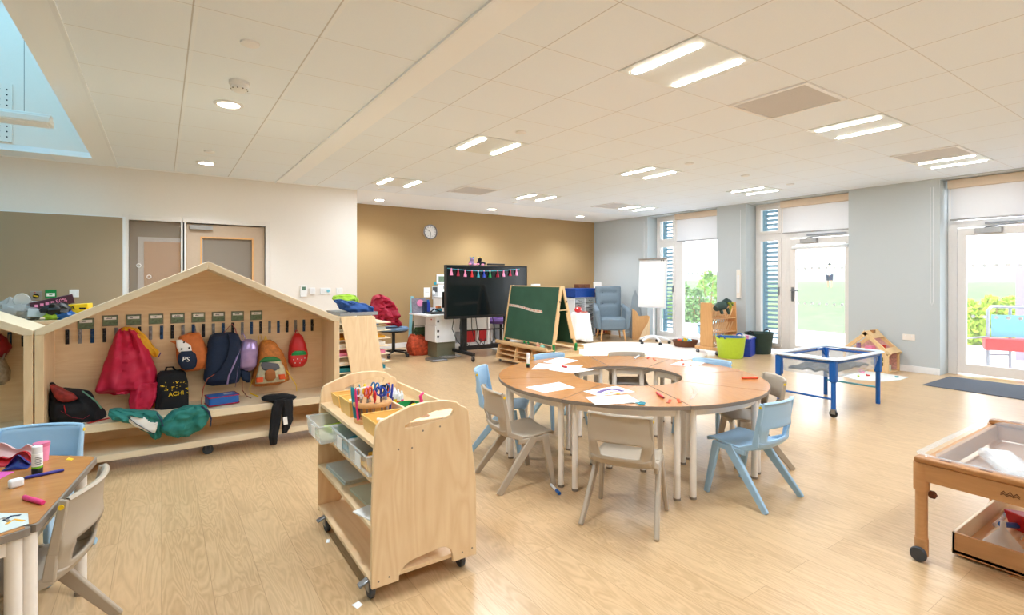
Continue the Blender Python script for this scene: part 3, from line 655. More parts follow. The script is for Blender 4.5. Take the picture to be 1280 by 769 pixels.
# ================================================================ CHAIRS
def make_chair(mat):
    t = thing('school_chair', '-', 'chair', (0,0,0))
    # seat pan: profile (x, z, half width)
    prof = [(.205,.300,.150),(.208,.316,.156),(.195,.326,.162),(.15,.328,.17),(.06,.318,.176),(-.03,.312,.176),(-.085,.314,.172),(-.118,.322,.168),(-.138,.336,.164),(-.150,.356,.160)]
    def pf(u, v):
        i = min(int(v*(len(prof)-1)), len(prof)-2); f = v*(len(prof)-1)-i; a, b = prof[i], prof[i+1]
        x, z, w = (a[k]+(b[k]-a[k])*f for k in range(3)); s = u*2-1
        return (x+.03*(abs(s)**2)*max(0,v-.5)*1.6, s*w, z+.010*abs(s)**3*(1-v)+ (.03*abs(s)**3*max(0, v-.45)))
    MB().surf(pf, 15, 28).build('seat', mat, t, solid=.009)
    # backrest: curved panel with side stiles and the opening below it
    def bx(z, s): return -.150-.032*(z-.35)/.25+.035*s*s
    NU = 21; zr = [.352,.360,.368,.376,.388,.402,.416,.430,.442,.452,.462,.474,.488,.504,.522,.540,.558,.574,.586,.594,.599,.602]; NV = len(zr)
    def bf(u, v):
        s = u*2-1; z = zr[min(NV-1, int(round(v*(NV-1))))]; v = (z-.352)/.25; w = .160+.010*math.sin(min(1, v*1.1)*PI*.8)
        if v > .85: w -= (v-.85)*.08
        lip = -.012*max(0, v-.93)*14
        fold = .014*max(0, 1-abs(z-.445)/.05)*(1-.4*abs(s))
        hz = .102+.018*max(0, min(1, (z-.376)/.076)); hz = hz if z < .5 else hz+(w*.6-hz)*min(1, (z-.5)/.08)
        a = abs(s); yy = a/.6*hz if a <= .6 else hz+(a-.6)/.4*(w-hz)
        return (bx(z, s)+lip-fold, math.copysign(yy, s), z)
    bm_ = MB(); bm_.surf(bf, NU, NV); bm_.bm.faces.ensure_lookup_table(); kill = []
    for f in bm_.bm.faces:
        c = f.calc_center_median()
        if .376 < c.z < .452 and abs(c.y) < .099+.018*(c.z-.376)/.076: kill.append(f)
    bmesh.ops.delete(bm_.bm, geom=kill, context='FACES'); bm_.build('backrest', mat, t, solid=.010)
    m = MB()
    for s in (-1, 1):
        m.bar((-.02,s*.172,.312),(-.116,s*.166,.352),.014,.03,.016,.034,side=(0,1,0))
        m.bar((-.108,s*.166,.345),(-.118,s*.163,.435),.020,.036,.018,.030,side=(0,1,0))
        m.bar((-.118,s*.163,.425),(-.148,s*.164,.60),.020,.030,.014,.026,side=(0,1,0))
    m.surf(lambda u, v: (bx(.603, u*2-1)-.018+.022*v, (u*2-1)*.166, .600+.010*math.sin(v*PI)-.004*(abs(u*2-1))**4), 15, 5)
    m.build('back_stile', mat, t, bevel=.005)
    for s in (-1, 1):
        m = MB(); m.bar((.135,s*.166,.318),(.190,s*.190,0),.026,.05,.022,.032,side=(0,1,0)); m.build('leg', mat, t, bevel=.006)
        m = MB(); m.bar((.06,s*.166,.314),(-.190,s*.197,0),.026,.06,.022,.034,side=(0,1,0)); m.build('leg', mat, t, bevel=.006)
        MB().bar((.155,s*.168,.305),(-.05,s*.168,.296),.022,.032,side=(0,1,0)).build('side_rail', mat, t, bevel=.006)
        MB().cyl((-.142,s*.172,.578),(-.142,s*.1755,.578),.008).build('size_dot', M['yellow'], t)
    return t
cb = make_chair(M['chair_blue'])
cg = make_chair(M['chair_grey'])
used = set()
def chair(src, x, y, deg, label, group):
    if src.name not in used: used.add(src.name); t = src; t.location = (x,y,0); t.rotation_euler.z = math.radians(deg); t['label'] = label; t['group'] = group; return t
    return dup(src, (x,y,0), math.radians(deg), label, group)
GR = 'school chairs around the ring of tables'; GL = 'school chairs at the left table'
chair(cg, 2.104, 1.997, 31, 'warm grey plastic chair nearest the camera with its back to us at the ring tables', GR)
chair(cg, 1.905, 2.79, -10, 'warm grey plastic chair left of the ring tables beside the trolley', GR)
chair(cb, 2.20, 3.42, -44, 'powder blue plastic chair half hidden behind the left grey chair', GR)
chair(cb, 2.967, 1.777, 91, 'powder blue plastic chair standing clear at the front right of the ring tables', GR)
chair(cg, 3.54, 2.12, 143, 'warm grey plastic chair right of the ring, just behind the front blue one', GR)
chair(cb, 3.80, 2.71, 192, 'powder blue plastic chair on the far right side of the ring, towards the blue tub', GR)
chair(cg, 3.575, 3.34, 236, 'warm grey plastic chair on the far side of the ring tables facing the camera', GR)
chair(cb, 2.985, 3.66, 266, 'powder blue plastic chair on the far side of the ring before the green easel', GR)
chair(cg, -.365, 2.375, 167, 'warm grey plastic chair tucked in at the right side of the left table', GL)
chair(cb, -.52, 3.16, 252, 'powder blue plastic chair behind the left table near the coat bench', GL)
# ================================================================ RING TABLES
TZ, RC, RO, RI = .57, (2.952,2.788), .985, .40
seams = [20+45*k for k in range(8)]
def ring_table(a0, label):
    t = thing('ring_table', label, 'table', (RC[0],RC[1],0), math.radians(a0), 'curved classroom tables pushed into a ring')
    g = .003; da = PI/4; N = 12
    o = [((RO)*math.cos(da*k/N), RO*math.sin(da*k/N)) for k in range(N+1)]; i_ = [(RI*math.cos(da*k/N), RI*math.sin(da*k/N)) for k in range(N+1)]
    c = (RO*.7*math.cos(da/2), RO*.7*math.sin(da/2)); sh = lambda p, f=.995: (c[0]+(p[0]-c[0])*f, c[1]+(p[1]-c[1])*f)
    q = [sh(p) for p in o]+[sh(p) for p in reversed(i_)]
    MB().prism([q], 'xy', TZ-.022, TZ-.0015).build('edging', M['edge'], t)
    q2 = [sh(p, .985) for p in o]+[sh(p, .985) for p in reversed(i_)]
    MB().prism([q2], 'xy', TZ-.004, TZ).build('tabletop', M['beech'], t)
    def P(r, a): return (r*math.cos(a), r*math.sin(a))
    e = .055/RO; ei = .055/RI; ro, ri = RO-.075, RI+.05
    corners = [P(ro,e), P(ro,da-e), P(ri,da-ei), P(ri,ei)]
    f = MB(); z0, z1 = TZ-.072, TZ-.024
    oa = [P(ro+.012, e+(da-2*e)*k/8) for k in range(9)]; ob_ = [P(ro-.012, e+(da-2*e)*k/8) for k in range(9)]
    f.prism([oa+ob_[::-1]], 'xy', z0, z1)
    ia = [P(ri+.012, ei+(da-2*ei)*k/6) for k in range(7)]; ib = [P(ri-.012, ei+(da-2*ei)*k/6) for k in range(7)]
    f.prism([ia+ib[::-1]], 'xy', z0, z1)
    for a, b in ((corners[0],corners[3]),(corners[1],corners[2])): f.bar((a[0],a[1],(z0+z1)/2),(b[0],b[1],(z0+z1)/2),.02,.048,side=(-b[1]+a[1],b[0]-a[0],0))
    f.build('apron', M['cream'], t)
    for x, y in corners:
        l = MB().cyl((x,y,.012),(x,y,TZ-.024),.0195,n=18).build('leg', M['cream'], t)
        MB().cyl((x,y,0),(x,y,.014),.021,n=18).build('foot_cap', M['edge'], l)
    return t
rl = ['on the far right beside the far blue chair','at the far side before the far grey chair','at the far left under overlapping drawings','at the left end nearest the left blue chair','at the near left with a single pale drawing','at the near side above the near grey chair','at the near right with the peeled paper strip','at the right with the orange pen']
for k in range(8): ring_table(seams[k], 'curved beech-top table segment of the ring, ' + rl[k])
def flat(nm, lb, cat, corners, z, mat, th=.0012, marks=None, group=None):
    m = MB(); n = len(corners); cx = sum(c[0] for c in corners)/n; cy = sum(c[1] for c in corners)/n
    t = thing(nm, lb, cat, (cx,cy,z), 0, group)
    m.add([(c[0]-cx,c[1]-cy,0) for c in corners]+[(c[0]-cx,c[1]-cy,th) for c in corners], [tuple(range(n))[::-1], tuple(range(n,2*n))]+[(i,(i+1)%n,n+(i+1)%n,n+i) for i in range(n)])
    m.build('sheet', mat, t, smooth=False)
    if marks:
        for mt, pts, r in marks: MB().tube([(XY(px,py,z)[0]-cx,XY(px,py,z)[1]-cy,th+.0004) for px,py in pts], r, 5, flat=.2).build('drawing', mt, t)
    return t
def px4(z, *p): return [XY(a, b, z) for a, b in p]
SH = 'drawings on the ring tables'
violet = M['purple']
flat('drawing_sheet','white drawing sheet furthest left at the back of the ring tables','paper', px4(TZ,(679,453),(700,447),(723,451),(702,456)), TZ, M['paper'], group=SH)
flat('drawing_sheet','white drawing sheet lying under the red crayon','paper', px4(TZ,(664,462),(673,454.5),(729,457.5),(716,461.5)), TZ, M['paper'], group=SH)
flat('drawing_sheet','white drawing sheet overlapping the one with the red crayon','paper', px4(TZ+.0015,(686,462.6),(712,457.8),(743,462.5),(715,467)), TZ+.0015, M['paper'], group=SH)
flat('drawing_sheet','white sheet with faint pencil lines alone on the near left table','paper', px4(TZ,(657,484.5),(699,478),(719,485),(680,491.3)), TZ, M['paper'], marks=[(M['lilac'],[(675,487),(684,485),(692,484),(689,481.5),(697,483.5),(704,485)],.004)], group=SH)
flat('drawing_sheet','white drawing with purple and orange scribbles on the near table','paper', px4(TZ,(729,489.5),(770,483),(794,490.3),(748,495.2)), TZ, M['paper'], marks=[(M['purple'],[(748,491.2),(754,488.6),(764,487.2),(773,488),(779,489.8)],.018),(M['mustard'],[(756,492.6),(764,491.6),(775,492.6)],.016),(M['palepink'],[(763,490.4),(770,489.9),(774,490.6)],.014)], group=SH)
flat('drawing_sheet','white lined sheet beside the teal scissors on the near table','paper', px4(TZ+.0015,(731,496.5),(785,494),(802,503.5),(745,506.5)), TZ+.0015, M['paper'], marks=[(M['stone'],[(748,498+q*2),(782,496.8+q*2.1)],.0025) for q in range(3)], group=SH)
flat('paper_strip','narrow pale curled paper strip on the near right table','paper', px4(TZ,(864,483),(870,484.5),(872.5,491.5),(867,498),(862.5,499.5),(867.5,491)), TZ, plain('kraft_strip',(206,176,158),.8), group='paper scraps on the ring tables')
flat('drawing_sheet','white sheet with small cut pieces at the far right of the ring','paper', px4(TZ,(848,452.5),(884,452.5),(868,459),(838,456)), TZ, M['paper'], group=SH)
for p, lb in (((853,451.8),'small orange paper scrap furthest back on the far right table'),((854,456.9),'small orange paper scrap nearest the far right hole edge'),((864,458),'small brown paper scrap at the edge of the far right sheet'),((810,448.5),'tiny orange eraser on the far table'),((818.5,450.5),'tiny red wrapper with white end on the far table'),((849,503),'dark red and black paper scrap beside the near right seam'),((836,503.5),'dark red scrap tucked by the curl on the near table')):
    x, y = XY(*p, TZ); t = thing('paper_scrap', lb, 'scrap', (x,y,TZ), random.random()*3, 'small scraps on the ring tables')
    MB().surf(lambda u, v: ((u-.5)*.034,(v-.5)*.018,.001+.008*(u-.3)**2*4), 6, 4).build('scrap', M['terra'], t, solid=.0015)
def pen(nm, lb, cat, p, q, z, mat, r=.0055, cap=None, group=None, tip=None):
    a, b = XY(*p, z), XY(*q, z); v = Vector((b[0]-a[0], b[1]-a[1], 0)); L = v.length
    t = thing(nm, lb, cat, (a[0],a[1],z), math.atan2(v.y,v.x), group)
    MB().tube([(0,0,r),(L*.04,0,r),(L*.9,0,r),(L*.93,0,r)], [r*.8,r,r,r*.7], 10).build('barrel', mat, t)
    MB().tube([(L*.93,0,r),(L,0,r)], [r*.5,r*.15], 8).build('tip', tip or M['dark'], t)
    if cap: MB().cyl((L*.62,0,r),(L*.96,0,r),r*1.12).build('cap', cap, t)
    return t
PG = 'pens and crayons on the ring tables'
pen('felt_pen','long orange red felt pen at the right rim of the ring tables','pen',(927,474),(948.5,474),TZ,M['terra'],.008,group=PG)
pen('crayon','red orange crayon on the near right of the near table','crayon',(821,492.5),(830,499.5),TZ,M['red'],.008,group=PG)
pen('crayon','short red crayon on the overlapping white sheets','crayon',(702.5,459),(709,460.3),TZ+.003,M['red'],.008,group=PG)
pen('marker_pen','white marker lying at the far grey chair side','pen',(793.5,449.5),(799,446),TZ,M['white'],.009,M['stone'],PG)
pen('marker_pen','white marker with dark blue cap lying on the floor by the table legs','pen',(688.5,607.5),(700,619.5),0,M['white'],.009,M['blue'])
def glue(lb, x, y, z, h, r, col, group):
    t = thing('glue_stick', lb, 'glue stick', (x,y,z), .3, group)
    MB().lathe([(r,.0),(r,h*.2),(r*.92,h*.22),(0,h*.22)]).build('base', M['dark'], t); MB().lathe([(r*1.02,h*.2),(r*1.02,h*.27),(0,h*.27)]).build('band', M['green'] if col is None else col, t)
    MB().lathe([(0,h*.26),(r,h*.26),(r,h*.72),(r*.9,h*.74),(0,h*.74)]).build('tube', M['paper'], t); MB().lathe([(0,h*.73),(r*.95,h*.73),(r*.95,h*.97),(r*.8,h),(0,h)]).build('cap', M['white'], t)
    m = MB(); [m.cbox((0,-r-.0003,h*(.36+.06*k)),(r*1.1,.001,h*.018)) for k in range(5)]; m.build('printed_label', M['dark'], t)
x, y = XY(660,459.5,TZ); glue('white glue stick with black base standing at the left of the ring', x, y, TZ, .12, .0135, None, 'glue sticks on the tables')
def scissors(lb, x, y, z, rz, mat, s=1.0):
    t = thing('scissors', lb, 'scissors', (x,y,z), rz)
    for k, a in ((-1,.12),(1,-.12)):
        MB().bar((0,0,.003),(.06*s,k*.006*s,.003),.010*s,.002,.002,.001,side=(0,1,0)).build('blade', M['silver'], t)
        MB().tube([(-.035*s+.018*s*math.cos(q*PI/6),k*.016*s+.011*s*math.sin(q*PI/6),.004) for q in range(12)], .0035*s, 6, closed=True).tube([(0,0,.004),(-.02*s,k*.01*s,.004)], .003*s, 6).build('handle', mat, t)
x, y = XY(794.5,504.5,TZ+.003); scissors('small teal handled scissors on the corner of the lined sheet', x, y, TZ+.003, 2.2, M['teal'])
# ================================================================ LEFT TABLES
LZ = .56; V = [Vector((-.856,2.525))+Vector((.69*math.cos(math.radians(a)), .69*math.sin(math.radians(a)))) for a in (-37.6,22.4,82.4,142.4,202.4,262.4)]
def trap(vs, lb):
    c = sum(vs, Vector((0,0)))/4; t = thing('trapezoid_table', lb, 'table', (c.x,c.y,0), 0, 'trapezoid tables pushed together at the left')
    def rnd(f, r=.03):
        q = []; n = len(vs); w = [(v-c)*f for v in vs]
        for i in range(n):
            p, a, b = w[i], (w[i-1]-w[i]).normalized(), (w[(i+1)%n]-w[i]).normalized()
            for k in range(5): s = k/4; q.append(tuple(p+a*r*(1-s)**2+b*r*s**2))
        return q
    MB().prism([rnd(.993)], 'xy', LZ-.024, LZ-.0015).build('edging', M['edge'], t); MB().prism([rnd(.975)], 'xy', LZ-.004, LZ).build('tabletop', M['beech'], t)
    L = [(v-c)*(1-.06/(v-c).length) for v in vs]
    f = MB()
    for i in range(4):
        a, b = L[i], L[(i+1)%4]; f.bar((a.x,a.y,LZ-.05),(b.x,b.y,LZ-.05),.02,.045,side=(-(b.y-a.y),b.x-a.x,0))
    f.build('apron', M['cream'], t)
    for p in L:
        l = MB().cyl((p.x,p.y,.012),(p.x,p.y,LZ-.025),.0205,n=18).build('leg', M['cream'], t); MB().cyl((p.x,p.y,0),(p.x,p.y,.014),.022,n=18).build('foot_cap', M['edge'], l)
trap([V[0],V[1],V[2],V[3]], 'beech-top trapezoid table at the far left with glue stick and coloured film on it')
trap([V[3],V[4],V[5],V[0]], 'beech-top trapezoid table at the bottom left corner nearest the camera')
glue('white glue stick with green paste window standing on the left table', *XY(46.5,591.5,LZ), LZ, .105, .017, plain('lime_band',(120,190,30),.5), 'glue sticks on the tables')
pen('paint_brush','dark blue pen lying on the left table','pen',(80,589.5),(27,600.5),LZ,plain('dark_blue_pen',(58,52,140),.4),.006,None,'pens on the left table')
pen('crayon','thick pink crayon on the left table','crayon',(54,631.5),(28,624),LZ,M['pink'],.008,None,'pens on the left table')
x, y = XY(20,609,LZ); t = thing('foam_block', 'small white foam block beside the dark blue pen', 'block', (x,y,LZ), .4); MB().box(-.02,.02,-.014,.014,0,.03).build('block', M['white'], t, bevel=.007, seg=3)
x, y = XY(52,576,LZ); t = thing('pot', 'small pink and white tub behind the glue stick', 'pot', (x,y,LZ)); MB().lathe([(.022,0),(.026,.06),(.023,.062),(0,.05)]).build('pot_body', M['palepink'], t); MB().lathe([(0,.062),(.027,.06),(.028,.075),(0,.08)]).build('lid', plain('pink_lid',(226,120,160),.4), t)
def film(lb, pts, col, h, seed):
    a, b = XY(*pts[0], LZ), XY(*pts[1], LZ); v = Vector((b[0]-a[0], b[1]-a[1], 0)); L = v.length
    t = thing('tissue_film', lb, 'paper', (a[0],a[1],LZ), math.atan2(v.y,v.x), 'coloured film pieces on the left table')
    MB().surf(lambda u, w: (u*L, .05*math.sin(w*PI*.7)-.02*w, .003+h*math.sin(min(1,w*1.0)*PI*.5)*(.75+.25*math.cos(u*9+seed))*min(1,4*u+.2)*min(1,4*(1-u)+.2)), 20, 8).build('film', col, t, solid=.0015)
film('red translucent film standing curled on the left table', ((-15,586),(40,582)), plain('red_film',(205,30,44),.3,alpha=.9), .05, 0)
film('dark blue translucent film leaning in front of the red film', ((2,590),(34,587)), plain('blue_film',(34,44,120),.3,alpha=.92), .05, 2)
film('pale pink scalloped film behind the red film', ((-20,578),(42,573)), plain('pink_film',(246,206,206),.4,alpha=.75), .065, 4)
flat('pink_card','bright magenta card under the blue film on the left table','paper', px4(LZ,(-20,603),(-10,590),(18,590),(-2,600)), LZ, plain('magenta_card',(226,92,176),.6))
flat('photo_card','glossy bird photograph sheet lying over the seam of the two left tables','paper', px4(LZ+.001,(-40,664),(-30,641),(35,642.5),(36,655),(0,667)), LZ+.001, M['slate'], marks=[(M['navy'],[(4,652),(14,646),(26,644.5)],.006),(M['mustard'],[(8,656),(18,650),(30,652)],.005),(M['edge'],[(-10,655),(4,648),(12,653)],.006)])
flat('cut_paper','tiny yellow star shape on the left table near its far corner','paper', px4(LZ,(82,575),(86,572.5),(92,574),(89,576)), LZ, M['yellow'])
# ================================================================ COAT UNITS
UY0, UY1 = 4.415, 4.835
def coat_unit(x0, x1, lb):
    xm = (x0+x1)/2; t = thing('coat_unit', lb, 'coat storage', (xm,UY0,0), 0, 'house shaped coat units on castors')
    h = (x1-x0)/2; W = .05; E_, A = .98, 1.435
    sl = (A-E_)/h; off = W*math.sqrt(1+sl*sl)
    D = UY1-UY0
    MB().box(-h,-h+W-.005,0,D,.075,E_+W*sl-off).build('side_panel', M['birch'], t, bevel=.003); MB().box(h-W+.005,h,0,D,.075,E_+W*sl-off).build('side_panel', M['birch'], t, bevel=.004)
    for s in (-1, 1):
        q = [(s*h,E_),(0,A),(0,A-off),(s*(h-W+.005),E_-off+W*sl),(s*h,E_-off+W*sl)]
        MB().prism([q], 'xz', 0, D).build('roof_panel', M['birch_pale'], t, bevel=.003)
    q = [(-h+W-.01,.09),(h-W+.01,.09),(h-W+.01,E_-off+.03),(0,A-off+.01),(-h+W-.01,E_-off+.03)]
    MB().prism([q], 'xz', D-.015, D).build('back_panel', M['birch_x'], t)
    MB().box(-h+W-.01,h-W+.01,0,D-.015,.28,.336).build('bench_seat', M['birch_pale'], t, bevel=.004)
    MB().box(-h+W-.01,h-W+.01,.0,D-.015,.075,.12).build('bottom_shelf', M['birch_pale'], t, bevel=.004)
    for cx in (-h+.12, .0, h-.12):
        for cy in (.05, D-.06): castor(t, cx, cy, .075, .036, ax='Y')
    return t, xm
def castor(parent, x, y, h, r=None, mat='darkgrey', ax='X'):
    r = r or h*.42
    m = MB(); m.cyl((x,y,h-.004),(x,y,h),r*.7); m.box(x-r*.42,x-r*.34,y-r*.6,y+r*.5,r*.9,h-.003); m.box(x+r*.34,x+r*.42,y-r*.6,y+r*.5,r*.9,h-.003); m.box(x-r*.42,x+r*.42,y-r*.6,y+r*.5,h-.008,h-.003)
    c = m.build('castor', M['silver'], parent); MB().lathe([(0,-r*.32),(r*.85,-r*.32),(r,-r*.2),(r,r*.2),(r*.85,r*.32),(0,r*.32)], (x,y,r), axis=ax, n=20).build('wheel', M[mat], c)
    return c
cu, cxm = coat_unit(-.667, 1.239, 'house shaped plywood coat unit hung with school bags and coats')
cu2, cxm2 = coat_unit(-2.585, -.675, 'house shaped plywood coat unit cut off by the left edge')
hooks = [('hook_black','black'),('hook_grey','grey'),('hook_blue','blue')]
def hook(parent, x, mt):
    m = MB(); m.box(x-.011,x+.011,-.006,0,0,.105); h = m.build('coat_hook', M[mt], parent, bevel=.003)
    MB().tube([(x,-.006,.05),(x,-.022,.042),(x,-.034,.05),(x,-.036,.066)], [.006,.006,.006,.007], 8).tube([(x,-.006,.09),(x,-.022,.092),(x,-.028,.102)], .005, 8).build('peg', M[mt], h)
for root, xm, xs in ((cu, cxm, [-.555+.0694*k for k in range(25)]), (cu2, cxm2, [-1.2+.0694*k for k in range(7)])):
    hb = bpy.data.objects.new('hook_row', None); COL.objects.link(hb); hb.parent = root; hb.location = (0, UY1-UY0-.015, .84)
    off = 0 if root is cu else 0
    for k, x in enumerate(xs): hook(hb, x-xm, hooks[k % 3][0])
names = [4,6,3,5,7,4,5,6,7]
for k in range(9):
    x = -.452+.139*k; z = .958 if k else .942
    t = thing('name_card', 'small green picture name card, ' + ['leftmost in the row above the hooks','second from the left above the hooks','third from the left above the red raincoat','above the grey hook right of the red raincoat','directly above the fox backpack ear','above the fox backpack strap','above the big navy backpack','right of the navy backpack top','last on the right of the row, with bold lettering'][k], 'card', (x, UY1-.018, z), 0, 'name cards above the coat hooks')
    MB().box(-.047,.047,-.003,0,0,.08).build('card', M['edge'], t, bevel=.002); MB().box(-.042,.042,-.0045,-.003,.004,.076).build('picture', M['card_green'], t); MB().box(-.036,.036,-.006,-.0045,.046,.068).build('name_strip', M['paper'], t)
    m = MB(); x0 = -.02
    for q in range(names[k]): m.box(x0+q*.0055,x0+q*.0055+.0035,-.0068,-.006,.053,.06+.003*(q%2))
    m.build('lettering', M['dark'], t)
# ---------------------------------------------------------------- coats and bags (built in planes inside the unit)
def rows(Y, rr):
    out = []
    for r in rr:
        py, l, rt, d = r[:4]; xl, z1 = XZ(l, py, Y); xr, z2 = XZ(rt, py, Y); out.append(((z1+z2)/2, xl, xr, d)+tuple(r[4:]))
    return out
def body(t, name, Y, rr, mat, **kw):
    R = [(r[0]-t.location.z, r[1]-t.location.x, r[2]-t.location.x, r[3])+((r[4],) if len(r) > 4 else ()) for r in rows(Y, rr)]
    o = MB().puff(R, **kw).build(name, mat, t, ang=70); o.location.y = Y-t.location.y; return o
def strap(t, name, pts, r, mat, flat_=.35, n=8):
    L = t.location
    return MB().tube([(XZ(px,py,Y)[0]-L.x, Y-L.y, XZ(px,py,Y)[1]-L.z) for px,py,Y in pts], r, n, flat=flat_).build(name, mat, t)
BZ = .336
YBk = 4.79
# red raincoat on hook
x, z = XZ(158,412,YBk); t = thing('raincoat', 'raspberry red raincoat with yellow lining hanging from a hook', 'coat', (x,YBk-.06,BZ))
body(t,'coat_body',4.77,[(410.5,150,164,.02),(414,146,170,.05),(425,141,180,.08),(440,135,187,.10),(455,129,192,.11),(470,124,196,.11),(484,119,198,.10),(487,121,197,.07),(490,140,196,.05)],M['coat'],fold=.016,nf=5,seed=1,wob=.012,n=64,sub=7,cr=.022)
body(t,'sleeve',4.72,[(478,166,200,.06),(488,163,200,.06),(498,161,198,.06),(508,162,192,.05),(512,166,188,.03)],M['coat'],fold=.008,seed=3,n=48,sub=7,cr=.02)
body(t,'yellow_lining',4.765,[(408.5,155,163,.015),(412,150,173,.03),(420,163,182,.035),(430,176,190,.04),(440,184,199,.04),(446,192,197,.02)],M['mustard'],fold=.006,seed=5,n=24)
body(t,'yellow_hem',4.74,[(478,196,203,.03),(490,196,206,.04),(502,194,205,.04),(509,190,200,.02)],M['mustard'],fold=.004,seed=2,n=20)
MB().tube([(XZ(198,433,4.7)[0]-x,-.03,XZ(192,447,4.7)[1]-BZ),(XZ(201,442,4.7)[0]-x,-.03,XZ(200,441,4.7)[1]-BZ)],.004,6).build('piping',M['purple'],t)
# black school bag with yellow print
t = thing('backpack','black backpack with yellow print standing behind the red raincoat','bag',(XZ(217,510,4.7)[0],4.68,BZ))
body(t,'main_body',4.74,[(463,200,226,.05),(467,196,232,.09),(480,195,235,.10),(495,194,236,.11),(510,193,236,.11),(515,195,235,.09)],M['black_fab'],k=.45,wob=.004)
body(t,'front_pocket',4.66,[(487,202,233,.03),(492,200,234,.045),(505,199,234,.05),(514,200,233,.04)],M['black_fab'],k=.4)
m = MB(); m.text('ACHI', Matrix.Translation((0.015,-.075,XZ(217,493,4.6)[1]-BZ-.0)) @ Matrix.Rotation(-.05,4,'Y') @ Matrix.Rotation(PI/2,4,'X'), .042, .003)
for q in range(34):
    u, v = random.uniform(-.085,.095), random.uniform(.10,.20); m.cbox((u,-.052-.0*v,v),(random.choice((.02,.006)),.004,.004),ry=random.choice((0,.8,0)))
m.build('yellow_print', M['yellow'], t, smooth=False)
strap(t,'carry_handle',[(207,464,4.72),(208,459.5,4.70),(216,459,4.70),(219,463,4.72)],.008,M['black_fab'])
# red and black bag on bench at left
t = thing('backpack','black backpack with red and blue graphics slumped at the left end of the bench','bag',(XZ(97,530,4.6)[0],4.6,BZ))
body(t,'main_body',4.66,[(478.5,61,66,.03,.0),(484,61,74,.06),(488,61,100,.09),(494,62,114,.12),(502,62,120,.14),(512,62,126,.15),(522,63,133,.15),(528,66,130,.13),(531,72,118,.08)],M['black_fab'],wob=.014,fold=.006,seed=4,n=56,sub=6,cr=.025)
body(t,'graphic_panel',4.535,[(481,62.5,68,.03),(487,64,80,.04),(493,67,92,.045),(499,72,98,.04),(502,78,92,.03)],plain('red_blue_graphic',(150,44,40),.6,var=.7,scale=40),wob=.006)
strap(t,'green_piping',[(103,489,4.52),(114,497,4.51),(121,503,4.51),(127,511,4.52)],.010,plain('grey_green_trim',(92,142,120),.6))
strap(t,'red_zip',[(80,507,4.5),(82,516,4.49)],.008,M['red']); strap(t,'red_piping',[(76,514,4.5),(90,522,4.5),(104,524,4.5),(112,519,4.5)],.003,M['crimson'])
x, y = XZ(122,530,4.5)[0], 4.5; t = thing('red_strap','red webbing strap end lying on the bench beside the slumped bag','strap',(x,4.49,BZ)); MB().bar((-.05,-.03,.004),(.06,.05,.004),.02,.004,side=(0,1,0)).build('webbing',M['red'],t)
# teal waterproofs draped over bench
t = thing('waterproof_trousers','teal waterproof trousers with white lining draped over the bench edge','clothes',(XZ(200,520,4.45)[0],4.47,BZ))
body(t,'left_leg',4.44,[(511,137,152,.05),(515,136,178,.08),(519,139,196,.09),(525,160,204,.08),(531,172,206,.06),(537,182,204,.05),(546,189,202,.03),(549,193,198,.01)],M['teal_fab'],fold=.008,seed=2,wob=.014,n=60,sub=7,cr=.03)
body(t,'right_leg',4.42,[(507,228,252,.04),(511,214,259,.07),(518,206,262,.07),(525,200,261,.08),(532,200,258,.08),(540,208,250,.06),(545,218,240,.04)],M['teal_fab'],fold=.008,seed=6,wob=.014,n=60,sub=7,cr=.03)
body(t,'white_lining',4.37,[(519,161,170,.015),(524,160,184,.02),(530,167,198,.02),(537,180,196,.02),(541,190,194,.01)],M['paper'],wob=.006)
strap(t,'dark_hem',[(159,521,4.345),(170,530,4.345),(182,537,4.345),(193,543,4.35)],.006,M['navy']); strap(t,'dark_band',[(196,517,4.34),(201,525,4.33),(204,533,4.33)],.008,M['navy'])
strap(t,'dark_strap',[(252,508,4.37),(261,515,4.35),(264,524,4.35),(263,533,4.36)],.012,M['navy'])
# fox bag
t = thing('backpack','orange fox face backpack with PS written on it hanging beside the raincoat','bag',(XZ(240,440,4.72)[0],4.73,XZ(240,463,4.72)[1]))
body(t,'main_body',4.76,[(416,236,249,.04),(420,224,251,.07),(430,219,256,.09),(442,220,259,.10),(452,222,260,.10),(460,226,256,.08),(463,232,250,.05)],M['orange'],k=.55)
body(t,'white_face',4.675,[(425,220,227,.012),(433,220.5,239,.02),(439,223,241,.02),(443,227,239,.01)],M['paper'],k=.8,wob=.001)
m = MB()
Lx, Ly, Lz = t.location
for px, py in ((230,428),(227,436.5),(236.5,435)): xx, zz = XZ(px,py,4.655); m.sphere((xx-Lx,4.652-Ly,zz-Lz),.007)
m.build('eye', M['dark'], t)
body(t,'navy_pocket',4.665,[(439,226,240,.02),(444,222,245,.035),(452,222.5,246.5,.04),(459,226,245,.03),(462,231,241,.02)],M['navy'],k=.7,wob=.002)
xx, zz = XZ(232.5,449.5,4.62); MB().text('PS', Matrix.Translation((xx-Lx,4.618-Ly,zz-Lz)) @ Matrix.Rotation(.12,4,'Y') @ Matrix.Rotation(PI/2,4,'X'), .05, .003).build('lettering', M['paper'], t, smooth=False)
for pts in (((212,427),(222,426),(221,431)),((229,423),(236,417),(238,424))):
    q = [XZ(a,b,4.70) for a,b in pts]; MB().prism([[(p[0]-Lx,p[1]-Lz) for p in q]],'xz',4.69-Ly,4.71-Ly).build('ear', M['orange'], t, bevel=.003)
strap(t,'strap',[(247,419,4.77),(254,428,4.74),(260,440,4.70),(261,450,4.68),(256,462,4.70)],.012,M['orange']); strap(t,'hanging_loop',[(241,416,4.77),(241,408,4.785),(244,408,4.785),(245,417,4.77)],.005,M['hook_blue'])
